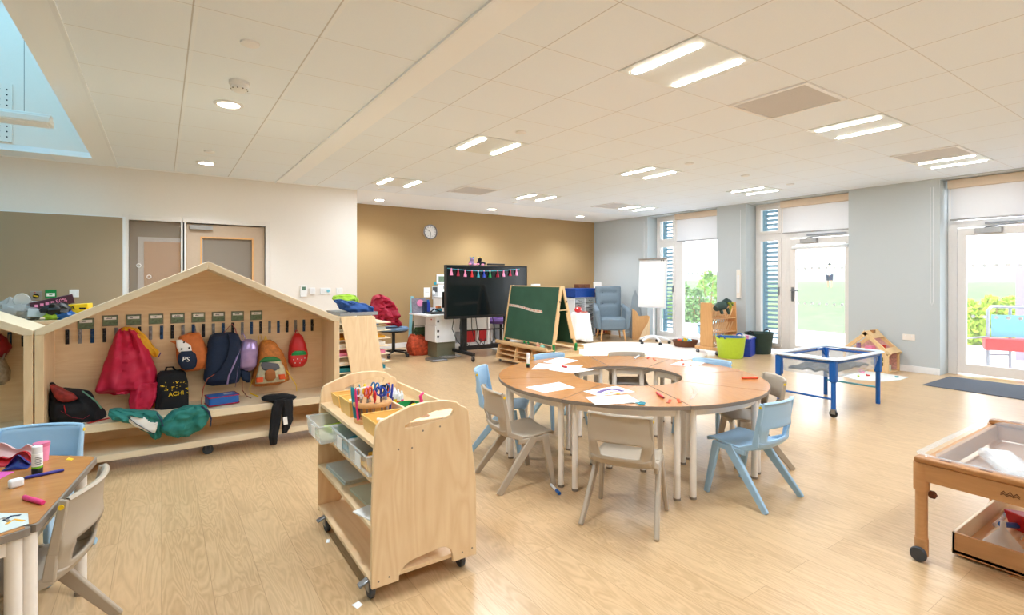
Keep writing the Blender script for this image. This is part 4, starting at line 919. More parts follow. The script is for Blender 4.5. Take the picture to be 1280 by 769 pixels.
# navy backpack
t = thing('backpack','large plain navy backpack with striped straps hanging in the middle','bag',(XZ(280,450,4.7)[0],4.70,XZ(280,480,4.7)[1]))
body(t,'main_body',4.755,[(416,268,290,.06),(419,262,298,.09),(428,259,301,.12),(445,257,301,.13),(460,255,300,.13),(472,254,300,.12),(478,257,298,.09),(480,262,294,.05)],M['navy'],k=.5,wob=.006,fold=.004)
strap(t,'shoulder_strap',[(285,418,4.66),(287,430,4.63),(284,447,4.62),(275,462,4.62),(262,472,4.64)],.016,plain('navy_padding',(24,36,60),.9))
strap(t,'striped_strap',[(268,468,4.62),(259,474,4.62),(254,486,4.60),(252,500,4.52),(252,508,4.5)],.008,plain('striped_webbing',(214,110,84),.8,var=.6,scale=60)); strap(t,'striped_strap',[(303,476,4.68),(303,488,4.66),(308,495,4.6),(314,498,4.6)],.006,plain('striped_webbing',(170,90,84),.8,var=.6,scale=60))
strap(t,'carry_handle',[(280,416,4.76),(286,409,4.775),(290,405,4.775),(294,411,4.77),(296,418,4.76)],.005,plain('striped_webbing',(190,110,100),.8,var=.6,scale=60))
body(t,'side_flap',4.72,[(462,299,306,.03),(467,300,313,.04),(474,302,313,.04),(478,308,312,.02)],M['navy'])
# lilac holographic bag
t = thing('backpack','small shiny lilac holographic backpack beside the navy one','bag',(XZ(310,450,4.7)[0],4.69,XZ(310,463,4.7)[1]))
body(t,'main_body',4.73,[(424,305,314,.04),(427,301,320,.07),(437,298,322,.09),(448,296,321,.09),(457,297,320,.08),(463,304,316,.04)],M['lilac'],k=.55,fold=.003,seed=3)
strap(t,'strap',[(300,436,4.66),(294,452,4.62),(286,470,4.60),(284,481,4.60)],.008,M['lilac']); strap(t,'strap',[(298,458,4.62),(296,472,4.60),(294,484,4.60)],.005,M['lilac']); strap(t,'carry_handle',[(303,426,4.74),(302,417,4.77),(304,417,4.77),(308,426,4.74)],.004,M['lilac'])
# orange patterned bag
t = thing('backpack','orange patterned backpack with grey animal picture and yellow straps','bag',(XZ(339,450,4.7)[0],4.69,XZ(339,480,4.7)[1]))
orp = plain('orange_pattern',(206,124,50),.6,var=.35,scale=45)
body(t,'main_body',4.76,[(425,328,338,.05),(430,324,345,.08),(443,322,354,.10),(457,318,358,.11),(468,315,360,.11),(476,313,361,.10),(481,317,350,.06)],orp,k=.55)
body(t,'green_flap',4.665,[(446,331,343,.02),(450,325,350,.03),(453,324,352,.02)],plain('green_flap',(50,120,60),.6),wob=.002)
body(t,'picture_pocket',4.665,[(452,325,351,.03),(462,322,356,.04),(471,320,357,.045),(478,319,356,.03)],plain('picture_print',(216,206,170),.6,var=.3,scale=30),wob=.002)
body(t,'animal_picture',4.622,[(453,327,334,.01),(456,326,348,.015),(461,328,350,.015),(464,334,345,.01)],plain('grey_animal',(96,96,104),.6),k=.9,wob=.003)
body(t,'animal_picture',4.618,[(461,334,341,.01),(466,331,344,.018),(473,331,345,.018),(476,334,342,.01)],plain('brown_animal',(160,96,44),.6),k=.9,wob=.003)
body(t,'orange_patch',4.616,[(472,320,329,.012),(478,320,329,.012)],M['terra'],wob=.001); body(t,'orange_patch',4.616,[(468,348,356,.012),(474,349,357,.012)],M['terra'],wob=.001)
strap(t,'yellow_strap',[(324,430,4.75),(323.5,420,4.775),(326,419,4.775),(328,428,4.75)],.005,M['yellow']); strap(t,'yellow_strap',[(330,428,4.75),(332,420,4.77),(334,427,4.75)],.005,M['yellow'])
strap(t,'yellow_strap',[(356,460,4.68),(364,472,4.66),(370,481,4.66),(371,489,4.66)],.008,M['yellow']); strap(t,'yellow_strap',[(316,474,4.68),(312,486,4.66),(313,492,4.64),(323,496,4.6)],.007,M['yellow'])
# strawberry bag
t = thing('backpack','small red strawberry backpack with green pocket top on the right hook','bag',(XZ(371,440,4.72)[0],4.73,XZ(371,459,4.72)[1]))
body(t,'main_body',4.76,[(417,368,374,.03),(421,365,378,.06),(432,361,382,.08),(443,360,384,.09),(452,360,383,.08),(458,364,379,.05)],M['red'],k=.6,wob=.002)
body(t,'green_leaf_top',4.685,[(438.5,368,380,.012),(441,365,383,.02),(444,364,383.5,.02)],M['green'],k=.8,wob=.002)
body(t,'front_pocket',4.69,[(444,362,384,.02),(452,362,383,.03),(457,366,379,.02)],M['red'],k=.7,wob=.001)
m = MB(); Lx, Ly, Lz = t.location
for px, py in ((367,450),(372,449),(377,450),(381,448),(369,454),(375,454)): xx, zz = XZ(px,py,4.655); m.sphere((xx-Lx,4.658-Ly,zz-Lz),.005,8,6)
m.build('white_seed', M['paper'], t); strap(t,'hanging_loop',[(369,418,4.77),(370,413,4.785),(372,413,4.785),(373,418,4.77)],.004,M['red'])
# blue lunch bag
x0, x1 = XZ(254,505,4.52)[0], XZ(300,495,4.62)[0]
t = thing('lunch_bag','flat blue lunch bag with red piping lying on the bench','bag',((x0+x1)/2,4.58,BZ),.14)
MB().box(-.105,.105,-.075,.075,.006,.075).build('case', M['blue'], t, bevel=.014, seg=3)
m = MB()
for z in (.01,.07): m.tube([(-.1,-.074,z),(.1,-.074,z),(.104,-.07,z),(.104,.07,z),(.1,.074,z),(-.1,.074,z),(-.104,.07,z),(-.104,-.07,z)], .004, 6, closed=True)
m.build('red_piping', M['crimson'], t); MB().box(.01,.07,-.02,.01,.0755,.077).build('label_patch', M['stone'], t)
# black trousers
t = thing('leggings','black leggings hanging over the front edge of the bench with a white label','clothes',(XZ(350,500,4.45)[0],4.42,BZ))
body(t,'waist',4.44,[(493,330,352,.04),(495.5,326,368,.05),(498,327,371,.05),(502,340,366,.03)],M['black_fab'],wob=.01,fold=.004)
body(t,'trouser_leg',4.395,[(499,343,358,.03),(512,339,353,.035),(530,337,350,.035),(545,336,347,.035),(556,337,346,.02)],M['black_fab'],wob=.008,fold=.004,n=40,sub=6,cr=.012)
body(t,'trouser_leg',4.395,[(499,352,366,.03),(512,353,366,.035),(525,352,366,.035),(535,352,362,.03),(541,353,359,.015)],M['black_fab'],wob=.008,fold=.004,seed=4,n=40,sub=6,cr=.012)
xx, zz = XZ(357,526.5,4.34); MB().cbox((xx-t.location.x,4.347-t.location.y,zz-BZ),(.03,.003,.06),ry=-.1).build('care_label', M['paper'], t)
# items in the left unit
t = thing('coat','dark red coat hanging in the left coat unit at the picture edge','coat',(-.86,4.72,XZ(5,447,4.72)[1])); body(t,'coat_body',4.76,[(418,-30,2,.04),(426,-34,10,.09),(436,-36,15,.1),(446,-36,8,.08),(452,-34,0,.05)],plain('dark_red_cloth',(140,22,34),.7),fold=.008,n=26)
t = thing('backpack','floral beige bag hanging below the dark red coat at the left edge','bag',(-.86,4.72,XZ(5,482,4.72)[1])); body(t,'main_body',4.74,[(444,-36,3,.05),(455,-36,9,.09),(466,-36,13,.1),(476,-35,13,.09),(482,-30,6,.05)],plain('beige_floral',(176,160,140),.8,var=.35,scale=40)); strap(t,'strap',[(3,450,4.68),(10,430,4.74),(12,418,4.77)],.006,M['edge'])
# low cabinet behind the units with clutter on top
t = thing('low_cabinet','low white cabinet hidden behind the left coat unit carrying the clutter','cabinet',(-1.3,5.3,0)); MB().box(-.95,.95,-.25,.25,0,.97).build('body', M['birch'], t, bevel=.004); MB().box(-.97,.97,-.27,.27,.97,1.0).build('top', M['birch_x'], t, bevel=.004)
CT = 1.0
def cbx(nm, lb, cat, pxc, Y, dims, rz, ry, mat, z=CT, extra=None, lift=0):
    rx, ry_ = ray(pxc); t = thing(nm, lb, cat, (Y*rx/ry_,Y,z), rz); o = MB().cbox((0,0,dims[2]/2+lift),dims,ry=ry).build('box', mat, t, bevel=.004)
    return t
pm = plain('dark_maroon_card',(70,34,50),.5); t = cbx('snack_box','dark maroon carton with white print propped on the clutter','box',66,5.2,(.25,.07,.07),.1,-.25,pm,CT,None,.09)
m = MB(); m.text('50%', Matrix.Translation((.05,-.037,.14)) @ Matrix.Rotation(-.25,4,'Y') @ Matrix.Rotation(PI/2,4,'X'), .04, .001); [m.cbox((-.09+.03*q,-.036,.105+.0077*q),(.02,.002,.02)) for q in range(4)]; m.build('print', M['palepink'], t, smooth=False)
t = cbx('cereal_box','bright yellow carton lying on the clutter behind the roof slope','box',90,5.2,(.23,.12,.07),-.15,-.06,M['yellow'],CT,None,.04)
m = MB(); m.tube([(-.03,-.063,.075),(-.02,-.063,.1),(-.01,-.063,.08),(0,-.063,.1),(.01,-.063,.08),(.02,-.063,.1),(.03,-.063,.075)],.004,5); m.cbox((.08,-.062,.08),(.04,.002,.012)); m.build('print', M['dark'], t)
t = cbx('carton','pale blue and white carton lying left of the yellow one','box',53,5.18,(.16,.1,.06),.1,.1,plain('pale_blue_card',(196,214,226),.6),CT,None,.02)
for px, s, c_, lb, lf in ((70,.06,M['dark'],'black crumpled bag between the maroon and yellow cartons',.03),(80,.045,M['blue'],'blue foil packet under the yellow carton',.0),(66,.035,M['limefab'],'pale green crumpled packet at the front of the clutter',.0)):
    rx, ry_ = ray(px); tag(MB().sphere((0,0,s*.8+lf),(s*1.4,s,s*.8),16,9,wob=.6,seed=px).build('crumpled_packet', c_, loc=(5.1*rx/ry_,5.1,CT)), lb, 'packet')
for px, s, lb in ((28,.05,'clear plastic packaging left of the cartons, with round lid'),(12,.06,'grey plastic wrapping at the left end of the clutter'),(40,.05,'grey bubble wrap ball beside the maroon carton')):
    rx, ry_ = ray(px); t = thing('plastic_packaging', lb, 'packaging', (5.2*rx/ry_,5.2,CT), 0, 'plastic packaging behind the left coat unit'); MB().sphere((0,0,.07),(s*1.8,s,.07),16,9,wob=.7,seed=px).build('wrap', plain('grey_wrap',(176,178,178),.3,alpha=.8), t)
    if px == 28: MB().lathe([(0,0),(.045,0),(.05,.008),(0,.01)],(0,-.03,.15),axis='Y').build('lid', M['clear'], t)
# ================================================================ ART TROLLEY
TX0, TX1, TY0, TY1 = .70, 1.186, 2.04, 2.92
tr = thing('art_trolley', 'birch plywood art trolley with curved ends and clear trays in the foreground', 'trolley', ((TX0+TX1)/2,(TY0+TY1)/2,0))
ox, oy = tr.location.x, tr.location.y
hw = (TX1-TX0)/2; hl = (TY1-TY0)/2
def arcp(cx, cz, r, a0, a1, n=8, rz=None): return [(cx+r*math.cos(math.radians(a0+(a1-a0)*k/n)), cz+(rz or r)*math.sin(math.radians(a0+(a1-a0)*k/n))) for k in range(n+1)]
def end_outline():
    q = [(-hw,.055),(-.10,.055)]
    q = [(-hw,.055),(-.127,.055)]
    q += [(-.126,.075),(-.117,.094),(-.10,.110),(-.08,.120),(-.055,.125),(.06,.137),(.09,.132),(.112,.115),(.122,.09),(.125,.055)]
    q += [(hw,.055),(hw-.002,.40)]
    q += [(hw-.03,.62)] + arcp(hw-.085,.70,.045,0,80,6,.04)
    q += [(.16-.02,.762),(.08,.776),(.0,.780),(-.08,.772),(-.14,.752)]
    q += arcp(-hw+.062,.69,.045,95,180,6,.045)
    q += [(-hw+.008,.6),(-hw,.35)]
    return q
slot = [(-.10,.694),(-.06,.712),(0,.728),(.07,.742),(.11,.742),(.128,.728),(.118,.706),(.08,.694),(0,.688),(-.08,.682),(-.1,.683)]
holes = [arcp(x,z,.004,0,360,8)[:-1] for x, z in ((-.02,.66),(.06,.665),(-.11,.6),(-.06,.596),(-.21,.085),(-.15,.09),(.17,.085),(.22,.09))]
for yc in (-hl, hl-.018):
    MB().prism([end_outline(), slot], 'xz', yc, yc+.018).build('end_panel', M['birch'], tr, bevel=.003)
m = MB()
for x, z in ((-.02,.66),(.06,.665),(-.13,.6),(-.07,.596),(-.215,.08),(-.17,.085),(.17,.085),(.22,.09)): m.cyl((x,-hl-.0006,z),(x,-hl+.002,z),.004,n=10)
m.build('screw', M['edge'], tr)
for z, x0, x1, nm in ((.635,-hw+.012,.19,'top_shelf'),(.500,-hw-.0,.20,'tray_shelf'),(.305,-hw+.0,hw-.02,'middle_shelf'),(.085,-hw,hw,'bottom_shelf')):
    MB().box(x0,x1,-hl+.018,hl-.018,z-.018,z).build(nm, M['birch_y'], tr, bevel=.002)
MB().box(.05,.066,-hl+.018,hl-.018,.305,.62).build('centre_board', M['birch_y'], tr)
MB().box(-.07,.20,-hl+.018,-hl+.13,.655,.70).build('holder_block', M['birch_x'], tr, bevel=.004)
m = MB(); m.cyl((.015,-hl+.08,.7005),(.015,-hl+.08,.7015),.03,n=24).cyl((.05,-hl+.112,.7005),(.05,-hl+.112,.7015),.01,n=16).build('round_hole', M['oakbrown'], tr)
MB().box(.0,.012,-hl+.1,hl-.018,.64,.70).box(.205,.218,-hl+.1,hl-.018,.64,.70).box(.0,.218,-hl+.1,hl-.018,.635,.645).build('back_rail', M['birch_y'], tr, bevel=.002)
for cx, cy in ((-hw+.01,-hl+.045),(-hw+.01,hl-.16),(hw-.06,-hl+.045),(hw-.06,hl-.16)):
    castor(tr, cx, cy, .075, .036); MB().cbox((cx-.03,cy,.07),(.045,.035,.01),ry=-.4).build('brake_pedal', M['silver'], tr, bevel=.004)
# trays
def tray(lb, yc, pull, content, cl, group='clear trays in the trolley'):
    t = thing('clear_tray', lb, 'tray', (TX0+.135-pull, oy+yc, .502), 0, group); a, b = .15, .128
    m = MB(); th = .003
    def wall(p, q, r, s): m.add([p,q,r,s],[(0,1,2,3)])
    m.surf(lambda u, v: (lambda k: ((-a*(.93+.07*v) if k in (0,3) else a*(.93+.07*v)), (-b*(.93+.07*v) if k in (0,1) else b*(.93+.07*v)), .085*v))(int(round(u*4))%4), 4, 4, cu=True)
    m.add([(-a*.93,-b*.93,0),(a*.93,-b*.93,0),(a*.93,b*.93,0),(-a*.93,b*.93,0)],[(0,1,2,3)])
    m.build('tray_body', M['clear'], t, solid=.003, smooth=False)
    MB().tube([(-a,-b,.085),(a,-b,.085),(a,b,.085),(-a,b,.085)], .005, 6, closed=True).build('rim', M['clear'], t)
    MB().box(-a-.002,-a+.001,-.05,.02,.015,.07).build('label_card', M['paper'], t)
    MB().box(-a*.85,a*.8,-b*.8,b*.8,.004,.012).build('paper_stack', content, t); MB().cbox((.03,.02,.028),(.2,.13,.025),rz=.2).build('contents', cl, t, bevel=.005)
tray('clear tray pulled out furthest, holding lime green paper', .245, .055, M['sage'], M['lime'])
tray('clear tray in the middle holding turquoise paper', -.025, .0, M['teal'], M['teal'])
tray('clear tray nearest the camera holding yellow card', -.295, 0, M['mustard'], M['mustard'])
# things on the trolley shelves
def sheets(nm, lb, cat, x, y, z, w, d, h, mat, n=1, rz=0):
    t = thing(nm, lb, cat, (ox+x, oy+y, z), rz)
    for i in range(n): MB().box(-w/2+i*.003,w/2+i*.003,-d/2,d/2,i*h/n,(i+.85)*h/n).build('sheet_bundle', mat, t)
    return t
sheets('folder_stack','stack of pale grey folders at the far end of the middle trolley shelf','folder', -.10,.20,.305,.23,.30,.022,M['slate'],2,.04)
sheets('folder_stack','pale sage green folder in the middle of the middle trolley shelf','folder', -.10,-.12,.305,.2,.22,.012,M['sage'],1,.05)
t = sheets('workbook','white workbook with dark scribble hanging over the middle shelf edge','book', -.16,-.31,.305,.17,.16,.006,M['paper'],1,.3)
MB().tube([(-.05,-.01,.0065),(-.01,.01,.0065),(.03,-.02,.0065),(.07,-.04,.0065)],.0015,5).build('scribble', M['dark'], t)
def bin_(lb, x, y, w, d, h, cont, rz=0):
    t = thing('storage_bin', lb, 'bin', (ox+x,oy+y,.636), rz, 'pale yellow bins on the trolley')
    m = MB(); m.surf(lambda u, v: (lambda k: ((-w/2 if k in (0,3) else w/2)*(.9+.1*v), (-d/2 if k in (0,1) else d/2)*(.9+.1*v), h*v))(int(round(u*4))%4), 4, 3, cu=True); m.add([(-w*.45,-d*.45,0),(w*.45,-d*.45,0),(w*.45,d*.45,0),(-w*.45,d*.45,0)],[(0,1,2,3)])
    m.build('bin_body', M['bin_yellow'], t, solid=.004, smooth=False); MB().tube([(-w/2,-d/2,h),(w/2,-d/2,h),(w/2,d/2,h),(-w/2,d/2,h)],.004,6,closed=True).build('rim', M['bin_yellow'], t)
    m = MB()
    for i in range(14): m.tube([(random.uniform(-w*.35,w*.1),random.uniform(-d*.35,d*.3),h*.45+i*.0018),(random.uniform(-w*.1,w*.38),random.uniform(-d*.3,d*.35),h*.47+i*.0018)],.006,6)
    c = m.build('contents', cont, t); c['kind'] = 'stuff'
bin_('pale yellow bin of orange crayons at the far end of the trolley', -.09,.31,.19,.14,.055,M['terra'])
bin_('pale yellow bin of white bits beside the round scissor stand', -.105,.105,.18,.17,.075,M['paper'])
bin_('pale yellow bin nearest the curved end panel of the trolley', -.108,-.285,.19,.19,.065,M['paper'])
# round tool caddy
cx_, cy_ = XY(461,512,.636); cy_ += 0; t = thing('tool_caddy','round wooden tool stand with turned discs on the trolley top','stand',(ox-.113,oy-.07,.636)); cad = t
MB().lathe([(0,0),(.085,0),(.085,.018),(0,.018)],n=32).build('base_disc', M['honey'], t, bevel=.002); MB().lathe([(0,.075),(.088,.075),(.09,.08),(.09,.092),(.087,.096),(0,.096)],n=32).build('top_disc', M['honey'], t); MB().cyl((0,0,.018),(0,0,.075),.014).build('post', M['honey'], t)
def sciss(lb, a, r, mat, h=.0):
    x, y = cad.location.x+r*math.cos(a), cad.location.y+r*math.sin(a); t = thing('scissors', lb, 'scissors', (x,y,.70+h), a*1.7, 'scissors and tools in the round stand')
    m = MB(); m.M = Matrix.Rotation(.25*math.sin(a*7),4,'X'); m.bar((0,0,-.045),(0,0,.04),.004,.002,.012,.003,side=(1,0,0)); m.build('blade', M['silver'], t)
    m = MB(); m.M = Matrix.Rotation(.25*math.sin(a*7),4,'X')
    for k in (-1,1): m.tube([(k*.013+.012*math.cos(q*PI/5),0,.072+.02*math.sin(q*PI/5)) for q in range(10)], .004, 6, closed=True); m.tube([(0,0,.04),(k*.006,0,.056)], .004, 6)
    m.build('handle', mat, t)
cols = [('blue',M['blue']),('dark blue',M['royal']),('red',M['red']),('orange',M['terra']),('white',M['white']),('pink',M['palepink']),('yellow',M['yellow']),('deep blue',M['navy']),('mid blue',plain('mid_blue',(50,120,180),.4))]
pos = [(5.6,.07,0),(5.0,.072,1),(4.5,.078,2),(4.0,.06,3),(3.6,.072,4),(4.3,.04,5),(2.6,.05,6),(5.9,.05,7),(1.2,.04,8)]
wh = ['at the right front of the round stand','just left of the front right pair','lowest at the front rim','at the front left beside the pink pair','furthest left in the stand','in the middle front','towards the back of the stand','right side beside the blue pair','at the far side']
for (a, r, i), w in zip(pos, wh): sciss(cols[i][0]+' handled children\'s scissors '+w, a, r, cols[i][1], .012 if i != 2 else -.005)
for a, r, mt, nm in ((3.1,.075,M['teal'],'teal'),(3.25,.066,M['blue'],'blue'),(2.95,.08,M['teal'],'dark teal'),(3.5,.083,M['pink'],'magenta'),(2.2,.06,plain('cyan_pen',(40,170,190),.4),'cyan'),(.2,.075,M['terra'],'orange topped'),(6.1,.08,M['royal'],'royal blue'),(2.8,.05,M['orange'],'orange')):
    x, y = cad.location.x+r*math.cos(a), cad.location.y+r*math.sin(a); t = thing('felt_pen', nm+' pen standing in the round tool stand', 'pen', (x,y,.655), a, 'pens in the round stand')
    MB().tube([(0,0,0),(.012,0,.11)], .0055, 8).build('barrel', mt, t); MB().tube([(.012,0,.108),(.015,0,.145)], [.006,.004], 8).build('cap', mt, t)
# green pot, glue bottles, tape dispenser in the far channel
t = thing('marker_tray','green tray of upright glue bottles behind the tool stand','tray',(ox+.07,oy+.10,.646)); MB().box(-.045,.045,-.09,.09,0,.02).build('base', M['green'], t, bevel=.003)
for k in range(7):
    g = thing('glue_bottle', 'small white glue bottle in the green tray, '+['first','second','third','fourth','fifth','sixth','last'][k]+' from the right end', 'bottle', (ox+.07+(.012 if k%2 else -.012),oy+.025+k*.024,.667), 0, 'glue bottles in the green tray')
    MB().lathe([(0,0),(.011,0),(.011,.02),(0,.02)]).build('foot', [M['terra'],M['pink'],M['yellow'],M['red'],M['purple'],M['blue'],M['teal']][k], g); MB().lathe([(0,.02),(.010,.02),(.010,.045),(.006,.05),(.005,.062),(0,.062)]).build('bottle_body', M['white'], g)
t = thing('green_bowl','round green plastic pot with white label on the trolley near the handle','pot',(ox+.077,oy-.055,.646)); MB().lathe([(0,0),(.05,0),(.058,.04),(.055,.042),(.048,.01),(0,.008)],n=28).build('pot', M['green'], t); MB().cbox((-.052,-.018,.024),(.002,.03,.016),rz=.3).build('label_patch', M['paper'], t)
t = thing('tape_dispenser','bright pink curved toy scissors handle beside the green pot','tool',(ox+.12,oy-.12,.646)); MB().tube([(0,0,0),(.0,0,.05),(-.01,0,.085),(.008,0,.1)],[.02,.018,.012,.009],10,flat=.5).build('handle', M['pink'], t); MB().sphere((-.035,.02,.035),(.02,.012,.014)).build('yellow_end', M['yellow'], t); MB().tube([(-.06,.03,.03),(-.04,.03,.055),(-.03,.02,.05)],.006,6).build('black_clip', M['dark'], t)
x, y = XY(447,757); t = thing('paper_scrap','torn white paper scrap on the floor in front of the trolley','scrap',(x,y,0),.3); MB().surf(lambda u, v: ((u-.5)*.03,(v-.5)*.04*(1-.3*u),.001+.004*u*v), 5, 5).build('scrap', M['paper'], t, solid=.001)
x, y = XY(410,677); t = thing('paper_scrap','tiny white paper scrap on the floor under the trolley','scrap',(x,y,0),1.2); MB().surf(lambda u, v: ((u-.5)*.03,(v-.5)*.015,.001+.003*u), 5, 5).build('scrap', M['paper'], t, solid=.001)
# ================================================================ PAPER RACK behind the coat unit
t = thing('paper_rack','plywood paper rack with slanted end panel and many thin shelves behind the coat unit','rack',(1.75,5.6,0)); rx0, ry0 = 1.75, 5.6
for y in (5.3,6.0): MB().prism([[(1.50-rx0,.911),(1.535-rx0,.918),(1.835-rx0,.918),(1.855-rx0,.905),(1.985-rx0,.08),(1.655-rx0,.08)]], 'xz', y-ry0, y+.018-ry0).build('end_panel', M['birch'], t, bevel=.003)
for k in range(9):
    z = .17+k*.083; xo = (.911-z)*.17
    MB().box(1.36+xo*.5-rx0,2.035-rx0,5.32-ry0,5.985-ry0,z,z+.007).build('shelf', M['birch_pale'], t)
for cx in (-.03,.2):
    for cy in (-.26,.38): castor(t, cx, cy, .08)
pc = [M['paper'],M['sage'],M['teal'],M['paper'],M['palepink'],M['paper'],M['mustard'],M['slate']]
for k in range(8):
    z = .1775+k*.083; tt = thing('paper_stack','stack of coloured paper on rack shelf '+['at the very bottom','second up','third up','fourth up','fifth up','sixth up','just below the top pair','near the top'][k],'paper',(1.72,5.65,z),0,'paper stacks in the rack'); MB().box(-.27,.27,-.28,.28,0,.02+.01*(k%3)).build('sheets', pc[k], tt)
t = thing('mesh_tray','grey wire mesh tray on top of the paper rack','tray',(1.72,5.66,.918)); MB().box(-.2,.2,-.26,.26,0,.03).build('mesh', M['mesh'], t, bevel=.003); MB().tube([(-.2,-.26,.03),(.2,-.26,.03),(.2,.26,.03),(-.2,.26,.03)],.005,6,closed=True).build('rim', M['silver'], t)
x, z = XZ(440,390,5.55); t = thing('blue_cloth','crumpled blue cotton garment on top of the paper rack','clothes',(x,5.6,.948)); body(t,'garment',5.6,[(374.5,418,426,.06),(377,417.5,440,.10),(380,421,455,.13),(385,424,464,.14),(390,434,464,.12),(393,438,463,.05)],M['blockfab'],wob=.02,fold=.012,seed=2,n=60,sub=6,cr=.05)
t = thing('lime_cloth','shiny lime green garment lying on the blue one','clothes',(x,5.66,1.0)); body(t,'garment',5.72,[(367.5,430,436,.04),(370,417,444,.10),(374,416,447,.13),(378,422,448,.12),(381,440,448,.05)],M['limefab'],wob=.02,fold=.012,seed=7,n=60,sub=6,cr=.05)
# ================================================================ DESK CORNER
t = thing('office_chair','blue fabric swivel chair with black star base by the tan wall','chair',(3.22,8.30,0))
MB().lathe([(0,.42),(.16,.42),(.235,.44),(.25,.465),(.235,.49),(.12,.5),(0,.5)],n=32).build('seat', plain('mid_blue_fabric',(122,156,196),.9), t); MB().lathe([(0,.405),(.2,.41),(.24,.435),(.2,.44),(0,.44)],n=32).build('seat_shell', M['dark'], t)
MB().cyl((0,0,.09),(0,0,.41),.028).build('gas_column', M['dark'], t)
MB().bar((-.2,.05,.42),(-.27,.08,.6),.05,.012).build('back_bracket', M['dark'], t); MB().sphere((-.27,.08,.72),(.05,.19,.2)).build('backrest', plain('blue_backrest',(122,156,196),.9), t)
for k in range(5):
    a = k*2*PI/5+.3; l = MB().bar((0,0,.1),(.27*math.cos(a),.27*math.sin(a),.07),.05,.035,.03,.02,side=(-math.sin(a),math.cos(a),0)).build('base_arm', M['dark'], t, bevel=.006)
    MB().lathe([(0,-.02),(.026,-.02),(.028,0),(.026,.02),(0,.02)],(.27*math.cos(a),.27*math.sin(a),.028),axis='X',n=14).build('castor', M['dark'], l)
x, z = XZ(480,408,8.2); t = thing('backpack','large crimson nylon bag slumped on the blue swivel chair','bag',(x,8.2,.505))
body(t,'bag_body',8.25,[(368,471,474,.06),(370,466,480,.12),(374,465,485,.17),(380,464,490,.22),(387,464,494,.26),(395,466,496,.26),(402,474,498,.22),(405.5,484,499,.16),(407.5,491,497,.08)],M['crimson'],wob=.03,fold=.03,nf=3,seed=4,n=72,sub=8,cr=.09)
body(t,'black_back',8.3,[(372,465,470,.06),(378,463.5,468,.1),(386,463,466,.08)],M['black_fab'],wob=.01)
t = thing('leaning_board','long pale turquoise board leaning beside the desk','board',(3.63,8.62,0))
MB().bar((0,0,0),(.14,.18,.985),.055,.018,side=(1,0,0)).build('board', plain('pale_turquoise',(130,186,196),.5), t, bevel=.003)
t = thing('desk','white teachers desk behind the big screen','desk',(4.3,7.95,0))
MB().box(-.8,.8,-.36,.36,.695,.72).build('desktop', M['white'], t, bevel=.003)
for a in (-.2,.75):
    MB().box(a-.025,a+.025,.28,.32,.02,.695).box(a-.03,a+.03,-.34,.34,0,.025).build('leg_frame', M['white'], t, bevel=.003)
MB().box(-.73,.73,.3,.315,.35,.69).build('modesty_panel', M['white'], t)
t = thing('pedestal_drawers','white metal drawer unit under the desk','drawers',(3.87,7.86,.26))
MB().box(-.17,.17,-.21,.21,0,.43).build('cabinet', M['white'], t, bevel=.003)
MB().box(-.182,-.17,-.2,.2,.28,.42).build('drawer', M['white'], t, bevel=.002); MB().box(-.19,-.17,-.2,.2,.01,.27).build('drawer', M['white'], t, bevel=.002); MB().box(-.184,-.18,-.06,-.02,.36,.38).build('red_sticker', M['crimson'], t)
m = MB(); [m.box(-.16,-.13,-.222,-.21,z,z+.035) for z in (.08,.17,.33)]; m.build('hinge', M['dark'], t)
tag(MB().box(-.17,.17,-.18,.18,0,.255).build('storage_crate', plain('grey_green_crate',(120,120,98),.4,alpha=.9), loc=(3.9,7.88,0), bevel=.01), 'murky grey green crate under the white drawer unit', 'crate')
t = thing('guillotine','low silver paper cutter on the floor in front of the drawers','paper cutter',(3.62,7.50,0)); MB().box(-.13,.13,-.15,.15,.0,.035).build('base', M['silver'], t, bevel=.01); MB().box(.1,.36,.02,.10,.01,.05).build('arm', M['alu'], t, bevel=.008)
x, z = XZ(524,421,8.35); t = thing('backpack','dark green patterned backpack under the desk','bag',(x,8.35,.27)); body(t,'main_body',8.4,[(399,519,530,.08),(402,516,533,.13),(410,515,533.5,.15),(418,515,533,.15),(421.5,517,531,.1)],M['camo'],k=.5); body(t,'front_pocket',8.26,[(409,518,531,.03),(414,517,532,.05),(419,518,531,.04)],M['camo'],k=.4); strap(t,'buckle_strap',[(517,408,8.22),(524,407,8.2),(532,408,8.22)],.01,M['dgreen'])
x, z = XZ(526,441,8.2); t = thing('carrier_bag','orange and purple floral carrier bag on the floor under the desk','bag',(x,8.2,0)); body(t,'bag',8.3,[(418,512,524,.08),(424,510,536,.16),(431,508,543,.2),(438,509,545,.2),(443.5,512,542,.16)],M['floral'],wob=.03,fold=.02,n=30)
DT = .72
def desk_item(nm, lb, cat, px, Y, mk):
    rx, ry = ray(px); t = thing(nm, lb, cat, (Y*rx/ry,Y,DT)); mk(t); return t
desk_item('patterned_folder','patterned picture folder standing at the left end of the desk','folder',524,8.2,lambda t: (MB().cbox((0,.0,.125),(.26,.04,.25),rx=-.1).build('folder', plain('pale_pattern',(150,146,160),.6,var=.3,scale=30), t, bevel=.003), MB().lathe([(.05,0),(.06,0),(.06,-.004),(.05,-.004)],(.0,-.04,.17),axis='Y').build('ring_motif', M['palepink'], t)))
desk_item('water_bottle','royal blue bottle standing on the desk','bottle',535,8.0,lambda t: (MB().lathe([(0,0),(.038,0),(.04,.15),(.03,.19),(0,.19)]).build('bottle', M['royal'], t), MB().lathe([(0,.19),(.022,.19),(.022,.23),(0,.235)]).build('cap', M['blue'], t)))
